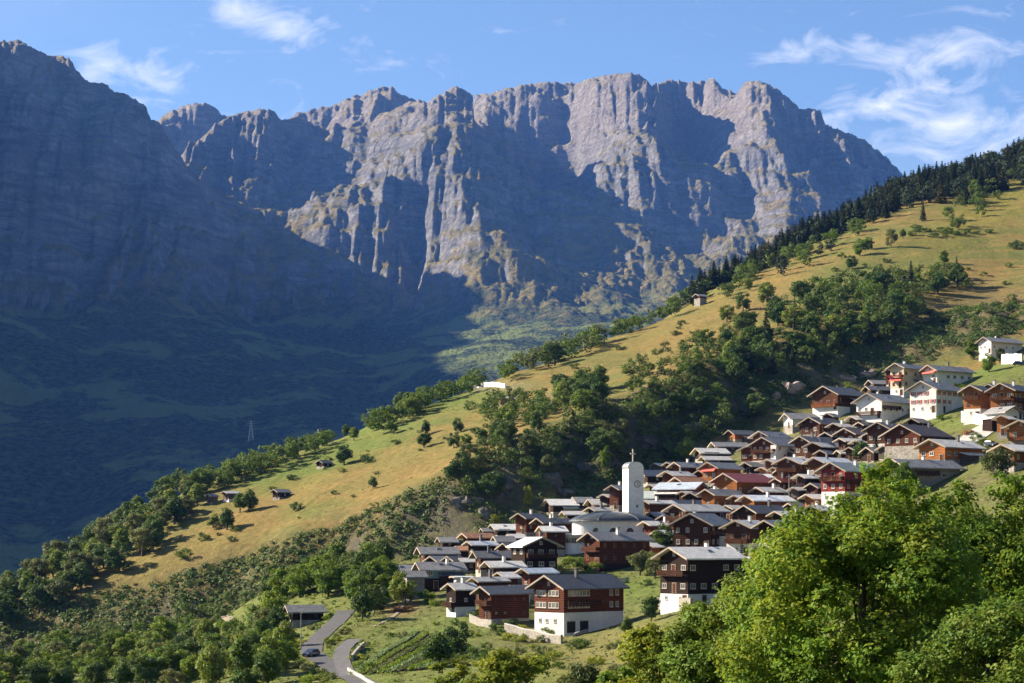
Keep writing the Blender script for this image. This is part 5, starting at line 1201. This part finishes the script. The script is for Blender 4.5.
T(904,452,20,'dark','dark tree in front of the pink-gabled chalet',1.2); T(997,484,42,'olive','large olive-green tree at the right, in front of the orange-brown chalet',1.1)
T(974,360,20,'bright','bright round tree left of the lone house at the right edge',1.1); T(989,372,20,'bright','bright tree in front of the lone house at the right edge',1.0); T(1000,364,18,'olive','thin olive tree right of the bright tree below the lone house',.7)
T(968,350,12,'green','small tree on the slope left of the lone house',1.0)
plant_bush(945,392,7,'green','low hedge bush behind the orange chalets, left part',wide=2.2); plant_bush(958,388,7,'green','low hedge bush behind the orange chalets, right part',wide=2.0)
plant_bush(944,420,8,'green','garden bush left of the big orange chalets',wide=1.6); plant_bush(968,437,10,'autumn','reddish bush on the pale square',wide=1.2)
plant_bush(402,612,9,'autumn','pinkish orange bush patch below the large round tree',wide=2.2)
T(886,505,46,'yellow','yellow-green slender tree in front of the plastered house',.55); T(905,500,40,'bright','light green tree in front of the long plastered house',.7); T(868,510,38,'yellow','yellowish tree right of the bright red chalet',.6)
T(845,520,30,'yellow','yellow shrub tree below the bright red chalet',.8)
# groves: trees nothing tells apart
def grove(poly, n, mind, kinds, hm, label, group, y0=90, y1=1050, seed=1, wide=(.9,1.2), avoid=(), bush=False):
    rr = random.Random(seed+100); out = 0; L_ = fill_poly(poly, n, mind, y0, y1, seed, avoid); base_label = label
    L_.sort(key=lambda g: g[0]/g[1])
    for i_, g in enumerate(L_):
        if bush: label = base_label + ', ' + ordinal(i_, len(L_)) + ' from the left'
        k = rr.choice(kinds); h = rr.uniform(*hm)
        if bush: plant_bush(0, 0, 0, k, label, group, rr.uniform(*wide), world=g, h=h)
        else: plant_tree(0, 0, 0, k, label, group, rr.uniform(*wide), world=g, h=h)
        out += 1
    return out
n_ = 0
n_ += grove([(-10,606),(40,578),(90,548),(130,522),(188,490),(206,490),(196,510),(165,535),(135,565),(95,585),(55,610),(-10,630)], 62, 6.0, ['green','dark','green','olive'], (9,13.5), "tree in the belt on the ridge's left end", 'trees of the left ridge belt', 370, 700, 2)
n_ += grove([(190,492),(240,470),(300,453),(330,442),(332,449),(300,462),(250,480),(205,496)], 30, 5.0, ['green','dark','green'], (7,11), "tree along the ridge above the meadow huts", 'trees lining the ridge above the huts', 385, 700, 3)
n_ += grove([(368,432),(400,412),(440,396),(480,384),(480,390),(440,404),(405,420),(372,438)], 30, 4.6, ['green','dark','green'], (8,12), "tree of the skyline row above the green meadow", 'trees of the skyline row', 385, 720, 4)
n_ += grove([(500,376),(550,356),(600,338),(650,318),(690,300),(692,310),(650,328),(600,350),(550,368),(505,384)], 36, 5.0, ['green','dark','green','olive'], (8,13), "skyline tree between white wall and knoll", 'trees on the skyline left of the knoll', 385, 760, 5)
n_ += grove([(466,412),(520,400),(560,402),(552,420),(520,430),(490,430),(470,420)], 24, 6.0, ['green','dark'], (7,10.5), 'tree of the loose group below the white wall', 'trees below the white wall', 385, 700, 6)
n_ += grove([(560,392),(600,378),(606,395),(600,416),(575,420),(560,415)], 18, 5.0, ['dark','green'], (9,12), "tree in the dense grove above the gully", 'grove above the gully', 385, 700, 7)
n_ += grove([(455,478),(490,442),(540,428),(600,420),(640,405),(645,440),(610,462),(560,480),(500,498),(465,505)], 40, 6.0, ['dark','dark','dark','olive'], (6,11), "dark tree in the shaded gully behind the church", 'gully trees behind the church', 362, 600, 8)
n_ += grove([(725,372),(742,336),(778,312),(812,294),(860,284),(908,276),(955,278),(965,290),(925,302),(915,332),(872,350),(830,362),(780,374),(735,388)], 120, 6.0, ['dark','dark','green','conifer','dark'], (8.5,14), 'tree in the big dark wood on the slope above the upper village', 'wood above the upper village', 380, 800, 9)
n_ += grove([(610,374),(690,345),(740,318),(745,350),(700,395),(640,404)], 32, 7, ['green','dark','dark','olive'], (5.5,10), 'tree on the slope between the knoll and the gully', 'trees between knoll and gully', 385, 760, 41)
n_ += grove([(940,205),(985,186),(1000,198),(985,215),(955,232),(942,225)], 16, 7, ['dark','green','dark'], (8,12), "dark tree clumped in the yellow upper meadow", 'clump in the upper meadow', 500, 950, 10)
n_ += grove([(690,296),(760,266),(850,226),(870,226),(850,244),(790,275),(720,304)], 34, 7, ['green','dark','bright','conifer'], (8,12), "broadleaf tree edging the conifer ridge", 'trees edging the conifer ridge', 500, 950, 11)
n_ += grove([(905,228),(950,232),(1005,226),(1008,232),(950,240),(910,236)], 16, 4, ['dark','green'], (3,5), 'bush of the hedgerow crossing the upper right meadow', 'hedgerow across the upper meadow', 500, 950, 12, (1.2,1.7), bush=True)
n_ += grove([(985,160),(1024,150),(1024,185),(1000,178)], 10, 7, ['green','dark'], (8,11), "tree in the upper meadow's top right corner", 'trees in the top right corner', 500, 950, 13)
n_ += grove([(640,440),(700,404),(735,398),(735,425),(700,440),(660,462)], 16, 6, ['dark','green','dark'], (5,9), "tree on the rocks behind the upper village", 'trees on the rocks behind the village', 370, 480, 14, avoid=AV)
n_ += grove([(640,395),(690,372),(700,395),(660,425),(640,420)], 14, 6, ['dark','green'], (6,9), "tree beside the bare patch above the gully", 'trees by the bare patch', 400, 560, 15)
n_ += grove([(900,345),(960,330),(1024,322),(1024,300),(960,305),(905,318)], 16, 9, ['dark','olive','green'], (3,6), 'shrub on the dry rocky slope above the right houses', 'shrubs on the dry right slope', 400, 620, 16, (1.0,1.5), bush=True)
n_ += grove([(560,372),(640,340),(700,318),(740,330),(720,360),(690,372),(640,392),(590,400)], 26, 9, ['green','dark','olive'], (2.2,4.6), 'bush dotting the bare slope below the skyline', 'bushes dotting the bare slope', 385, 760, 31, (1.0,1.6), bush=True)
n_ += grove([(780,285),(850,262),(930,268),(1010,262),(1020,285),(930,288),(860,285)], 18, 10, ['green','dark','olive'], (1.8,4), 'bush on the upper right meadow above the wood', 'bushes above the wood', 385, 900, 32, (1.0,1.6), bush=True)
n_ += grove([(200,500),(300,462),(400,425),(470,415),(455,460),(400,480),(300,520),(220,545)], 20, 10, ['green','olive','dark'], (1.2,3), 'low bush scattered on the left meadow', 'bushes on the left meadow', 385, 700, 33, (1.0,1.7), bush=True)
# conifer ridge: trees standing on and just behind the crest
def ridge_line(px): 
    return float(np.interp(px, [r[0] for r in RIDGE], [r[1] for r in RIDGE])), float(np.interp(px, [r[0] for r in RIDGE], [r[2] for r in RIDGE]))
rr = random.Random(77); pts = []
for _ in range(9000):
    if len(pts) >= 600: break
    px = 690 + 420*rr.random()**.8; ry, rY = ridge_line(px); y = (rY + rr.uniform(-20 - 105*max(0, (px-740)/330)*rr.random(), 26))*K; x = (px-512)/F*y
    if all((x-q[0])**2+(y-q[1])**2 > 14 for q in pts): pts.append((x, y, hgt(x, y)))
for g in pts:
    plant_tree(0, 0, 0, 'larch' if rr.random() < .22 else 'conifer', 'conifer in the dark forest along the upper right ridge', 'conifer forest on the ridge', 1.45, world=g, h=rr.uniform(11, 18))
# lower left slope, close trees
LL = [(-10,700),(-10,672),(60,655),(130,640),(200,622),(262,612),(285,632),(290,655),(275,690)]
LL1 = [(-10,700),(-10,672),(60,655),(125,641),(125,690)]; LL2 = [(125,690),(125,641),(200,622),(262,612),(285,632),(290,655),(275,690)]
n_ += grove(LL1, 56, 4.3, ['green','dark','bright','olive','green'], (5,8.6), 'tree in the wood of the lower left corner', 'wood in the lower left corner', 90, 372, 17, avoid=AVR)
n_ += grove(LL2, 60, 4.3, ['green','dark','bright','olive','green'], (5,8.6), 'tree in the wood left of the road', 'wood left of the road', 90, 372, 18, avoid=AVR)
n_ += grove([(255,606),(300,585),(340,566),(385,555),(392,575),(385,606),(360,625),(345,605),(320,600),(290,600)], 30, 5.0, ['green','dark','bright','green'], (7,10), "tree in the grove between road and village", 'grove between road and village', 90, 372, 18, avoid=AVR)
n_ += grove([(-10,668),(100,642),(220,610),(330,560),(330,580),(220,626),(100,655),(-10,678)], 34, 6, ['dark','dark','green'], (5,8.5), "dark tree on the ravine's far bank", 'far bank trees', 365, 460, 19)
n_ += grove([(240,640),(300,628),(306,645),(285,683),(330,690),(300,668)], 12, 4, ['green','yellow','bright'], (1.5,3), 'roadside bush at the lower left bend', 'roadside bushes', 90, 300, 20, (1.0,1.5), avoid=AVR, bush=True)
n_ += grove([(380,640),(470,612),(560,640),(640,648),(690,630),(690,683),(470,690),(430,655)], 58, 3.6, ['green','olive','dark','yellow'], (1.2,2.6), 'shrub on the rough grass in front of the village', 'shrubs in front of the village', 90, 240, 21, (1.0,1.6), avoid=AV, bush=True)
n_ += grove([(400,600),(480,560),(560,540),(640,560),(700,520),(760,480),(830,450),(900,420),(960,410),(1000,450),(930,480),(860,500),(780,540),(700,570),(640,590),(560,600),(470,622)], 46, 6, ['green','bright','dark','olive'], (1.3,3.0), 'garden bush squeezed between the chalets', 'garden bushes between chalets', 150, 400, 22, (1.0,1.4), avoid=AV, bush=True)
rb_ = []
for Qx, Nx, off in ((RQ, RN, 3.6), (SQ, SN, 3.0)):
    for i_ in range(0, len(Qx), 2):
        for sd in (-1, 1):
            if R.random() < .62:
                q = Qx[i_] + Nx[i_]*sd*(off+R.uniform(0, 1.6))
                if all((q[0]-a)**2+(q[1]-b)**2 > (c*.8)**2 for a, b, c in AVR): rb_.append((float(q[0]), float(q[1])))
rb_.sort(key=lambda q: q[0]/q[1])
for i_, q in enumerate(rb_[:58]):
    plant_bush(0, 0, 0, R.choice(('green', 'bright', 'olive', 'yellow', 'green')), 'verge bush lining the asphalt road, ' + ordinal(i_, 58) + ' from the left', 'bushes lining the road', R.uniform(1.0, 1.6), world=(q[0], q[1], hgt(*q)), h=R.uniform(.7, 1.9))
commit_trees()
# scrub: uncountable low growth on the rocky band and banks
def scatter_mass(name, centres, size, per, ls, mat, kind='stuff', flat=.6):
    Cc, N, Tn, Y = [], [], [], []
    for (x, y, z), s in zip(centres, size):
        q = sph(per); q[:, 2] = np.abs(q[:, 2]); p = q*rng.uniform(.3, 1, (per, 1))**.5*np.array([s, s, s*flat*1.4]) + np.array([x, y, z])
        Cc.append(p); N.append(q+np.array([0, 0, .6])+rng.normal(size=(per, 3))*.4); Tn.append(np.clip(rng.uniform(0, .7)+rng.uniform(0, .4, per), 0, 1)); Y.append(np.clip(rng.uniform(0, .8)+rng.uniform(0, .3, per), 0, 1))
    Cc, N, Tn, Y = map(np.concatenate, (Cc, N, Tn, Y))
    o = link(name, leaf_mesh(name, Cc, rng.uniform(.7, 1.3, len(Cc))*ls, N, Tn, Y, mat)); tag(o, kind=kind); return o
jj, ii = np.where((band > .35) & (GYY < 600)); sel = rng.integers(0, len(jj), 15000)
dens = fbm(gxs[ii[sel]]/16, gys[jj[sel]]/16, 3, 99) > -.2 - .45*sstep(400, 250, GPX[jj[sel], ii[sel]]); sel = sel[dens]
xs = gxs[ii[sel]]+rng.uniform(-1.6, 1.6, len(sel)); ys = (gys[jj[sel]]+rng.uniform(-1.6, 1.6, len(sel)))*K; zs = hgts(xs, ys)
half = rng.random(len(sel)) < .68
scatter_mass('scrub', list(zip(xs[half], ys[half], zs[half])), rng.uniform(.8, 2.9, half.sum()), 17, .52, M['leaf_dark'])
scatter_mass('dry_scrub', list(zip(xs[~half], ys[~half], zs[~half])), rng.uniform(.5, 1.5, (~half).sum()), 13, .38, M['leaf_olive'])
ok = (mead > .5) & (GYY < 800) & (GPX > -20) & (GPX < 1040); jj, ii = np.where(ok); sel = rng.choice(len(jj), min(1500, len(jj)), replace=False)
xs = gxs[ii[sel]]+rng.uniform(-1.6, 1.6, len(sel)); ys = (gys[jj[sel]]+rng.uniform(-1.6, 1.6, len(sel)))*K; zs = hgts(xs, ys)
kk = fbm(xs/40, ys/70, 3, 123) > .0
scatter_mass('meadow_tufts', list(zip(xs[kk], ys[kk], zs[kk])), rng.uniform(.3, .8, kk.sum()), 12, .22, M['leaf_olive'])
ok = (GYY > 120) & (GYY < 360) & (GPX > -20) & (GPX < 1040); jj, ii = np.where(ok); sel = rng.integers(0, len(jj), 7000)
xs = gxs[ii[sel]]+rng.uniform(-1.6, 1.6, len(sel)); ys = (gys[jj[sel]]+rng.uniform(-1.6, 1.6, len(sel)))*K; zs = hgts(xs, ys)
kk = np.ones(len(sel), bool)
for (ax_, ay_, ar_) in AVR: kk &= (xs-ax_)**2+(ys-ay_)**2 > ar_**2
lf = proj(xs, ys/K, zs)[0]
w_ = kk & (lf < 400)
scatter_mass('undergrowth', list(zip(xs[w_], ys[w_], zs[w_])), rng.uniform(.5, 1.5, w_.sum()), 16, .26, M['leaf_green'])
w_ = kk & (lf >= 400)
scatter_mass('rough_grass', list(zip(xs[w_], ys[w_], zs[w_])), rng.uniform(.25, .8, w_.sum()), 13, .16, M['leaf_olive'])

# ------------------------------------------------------------------ foreground trees, each leaf spray modelled
def fg_tree(label, px, py, Y, rx_px, top, kind, leaves, ls, nb=46, seed=1, depth=1.0, name='broadleaf_tree', cat='tree', shoots=(), trunk=True):
    Y = Y*K; st = np.random.default_rng(seed); X = (px-512)/F*Y; zc = (HZ-py)/F*Y; zt = (HZ-top)/F*Y; rx = rx_px/F*Y; rz = zt-zc
    gz = hgt(X, Y); e = empty(name, (X, Y, gz)); tag(e, label, cat)
    d = st.normal(size=(nb, 3)); d /= np.linalg.norm(d, axis=1, keepdims=True); d[:, 2] = np.where(d[:, 2] < -.75, -d[:, 2], d[:, 2])
    rr_ = st.uniform(.45, 1, nb)**.5; br = st.uniform(.15, .30, nb)*rx
    ctr = d*np.array([rx, rx*depth, rz])*rr_[:, None]*.86
    extra = [(((a-px)/F*Y), st.uniform(-.3, .1)*rx, ((py-b)/F*Y)-.35*r) for a, b, r in shoots]
    if extra: ctr = np.vstack([ctr, np.array(extra)]); br = np.r_[br, [r for _, _, r in shoots]]
    br = np.minimum(br, 2.3); wgt = br**2; cnt = (leaves*wgt/wgt.sum()).astype(int)
    Cc, N, Tn, Yl = [], [], [], []
    for c, r, m in zip(ctr, br, cnt):
        # twigs: leaves gather in sprays inside each bough
        nt_ = max(5, int(m/16)); q = st.normal(size=(nt_, 3)); q /= np.linalg.norm(q, axis=1, keepdims=True); tw = c + q*(r*st.uniform(.25, 1.1, (nt_, 1))**.5)*np.array([1, 1, .8])
        k = st.integers(0, nt_, m); p = tw[k] + st.normal(size=(m, 3))*np.array([.17, .17, .12])*(.6+.25*r)
        Cc.append(p); N.append(q[k]*.7 + np.array([0, 0, .75]) + st.normal(size=(m, 3))*.5)
        tb = st.uniform(.15, .65); Tn.append(np.clip(tb + st.uniform(-.1, .5, nt_)[k]*.6 + st.uniform(0, .35, m), 0, 1)); Yl.append(np.clip(st.uniform(0, .5) + st.uniform(0, .35, nt_)[k] + st.uniform(0, .25, m), 0, 1))
    Cc, N, Tn, Yl = map(np.concatenate, (Cc, N, Tn, Yl)); Cc = Cc + np.array([0, 0, zc-gz])
    keep = Cc[:, 2] > .3; Cc, N, Tn, Yl = Cc[keep], N[keep], Tn[keep], Yl[keep]
    link('crown', leaf_mesh('crown', Cc, st.uniform(.65, 1.3, len(Cc))*ls, N, Tn, Yl, M[kind], 1.0), e)
    b = MB(); h0 = zc-gz; tr = .028*(zt-gz)
    b.tube([(0,0,-.6),(0,0,.5),(.1,.05,h0*.55),(0,.1,h0),(.1,0,h0+rz*.55)], [tr*1.3, tr, tr*.8, tr*.55, tr*.12], 9); b.build('trunk', M['bark'], e, smooth=True)
    lb = MB()
    for c in ctr[:30]:
        z0 = h0*st.uniform(.45, 1.0); s0 = np.array([0, 0, z0]); e0 = c + np.array([0, 0, h0]); mid = s0*.5+e0*.5+np.array([0, 0, -.25])
        lb.tube([tuple(s0), tuple(mid), tuple(e0)], [tr*.3, tr*.18, tr*.04], 5)
    lb.build('limbs', M['bark'], e, smooth=True); return e
fg_tree('large leafy ash tree filling the lower right foreground', 862, 640, 46, 150, 492, 'leaf_bright', 145000, .104, 105, 1, shoots=[(872,470,.55),(886,462,.5),(868,490,.7),(893,480,.6),(845,500,.7),(920,490,.8),(905,500,.7),(800,530,.8),(770,560,.8)])
fg_tree('leafy tree at the right edge of the foreground', 1005, 640, 53, 120, 480, 'leaf_bright', 98000, .105, 70, 2, shoots=[(960,488,.8),(1000,482,.8),(1020,478,.7),(940,500,.7)])
fg_tree('dark leafy tree filling the bottom right corner', 985, 720, 38, 110, 575, 'leaf_green', 50000, .09, 50, 12)
fg_tree('darker green tree left of the large ash in the foreground', 748, 665, 50, 84, 575, 'leaf_green', 66000, .105, 56, 3, shoots=[(735,580,.6),(700,610,.7),(765,560,.5)])
fg_tree('yellow-green leafy tree at the lower left of the foreground foliage', 668, 700, 60, 76, 622, 'leaf_yellow', 46000, .115, 46, 4, shoots=[(650,628,.6),(690,605,.6),(700,640,.8),(630,650,.7)])
fg_tree('green leafy tree in front of the stone wall at the bottom', 705, 690, 72, 60, 612, 'leaf_green', 20000, .13, 24, 9)
fg_tree('yellowing shrub at the bottom centre of the picture', 515, 712, 78, 62, 652, 'leaf_yellow', 20000, .13, 26, 5, name='bush', cat='bush', shoots=[(500,650,.6),(540,660,.8),(488,662,.7)])
fg_tree('brownish olive shrub right of the yellowing shrub at the bottom', 570, 715, 84, 50, 662, 'leaf_olive', 14000, .14, 20, 6, name='bush', cat='bush')
fg_tree('sprawling yellow-green bush left of the yellowing shrub', 452, 722, 92, 44, 668, 'leaf_yellow', 12000, .14, 20, 14, name='bush', cat='bush', shoots=[(440,664,.6),(462,668,.6)])
fg_tree('low green bush between the shrubs and the yellow-green tree at the bottom', 618, 718, 80, 40, 660, 'leaf_bright', 12000, .13, 20, 15, name='bush', cat='bush')
fg_tree('dark round tree in the bottom left corner wood', 262, 705, 120, 42, 655, 'leaf_dark', 16000, .17, 24, 7)
fg_tree('bright bush below the road at the bottom left', 345, 715, 110, 46, 678, 'leaf_bright', 11000, .16, 20, 8, name='bush', cat='bush')
print('trees', COUNT, 'grove', n_, 'objects', len(bpy.data.objects))
HAZE = 1.9e-5
# ------------------------------------------------------------------ haze: one closed box of even, thin air
m_hz, nt = mat_new('haze'); t = NT(nt)
pv = t.n('ShaderNodeVolumePrincipled'); pv.inputs['Color'].default_value = (.12,.33,1.0,1); pv.inputs['Density'].default_value = HAZE
pv.inputs['Anisotropy'].default_value = 0.0
ho = t.n('ShaderNodeOutputMaterial'); nt.links.new(pv.outputs[0], ho.inputs['Volume'])
zmin = float(min(G.min(), MZ.min())) - 5; zmax = float(MZ.max()) + 20
hb = MB(); hb.box(-14200, 9200, -600, 9100*K, zmin, zmax)
hz = hb.build('haze', m_hz); tag(hz, kind='stuff')
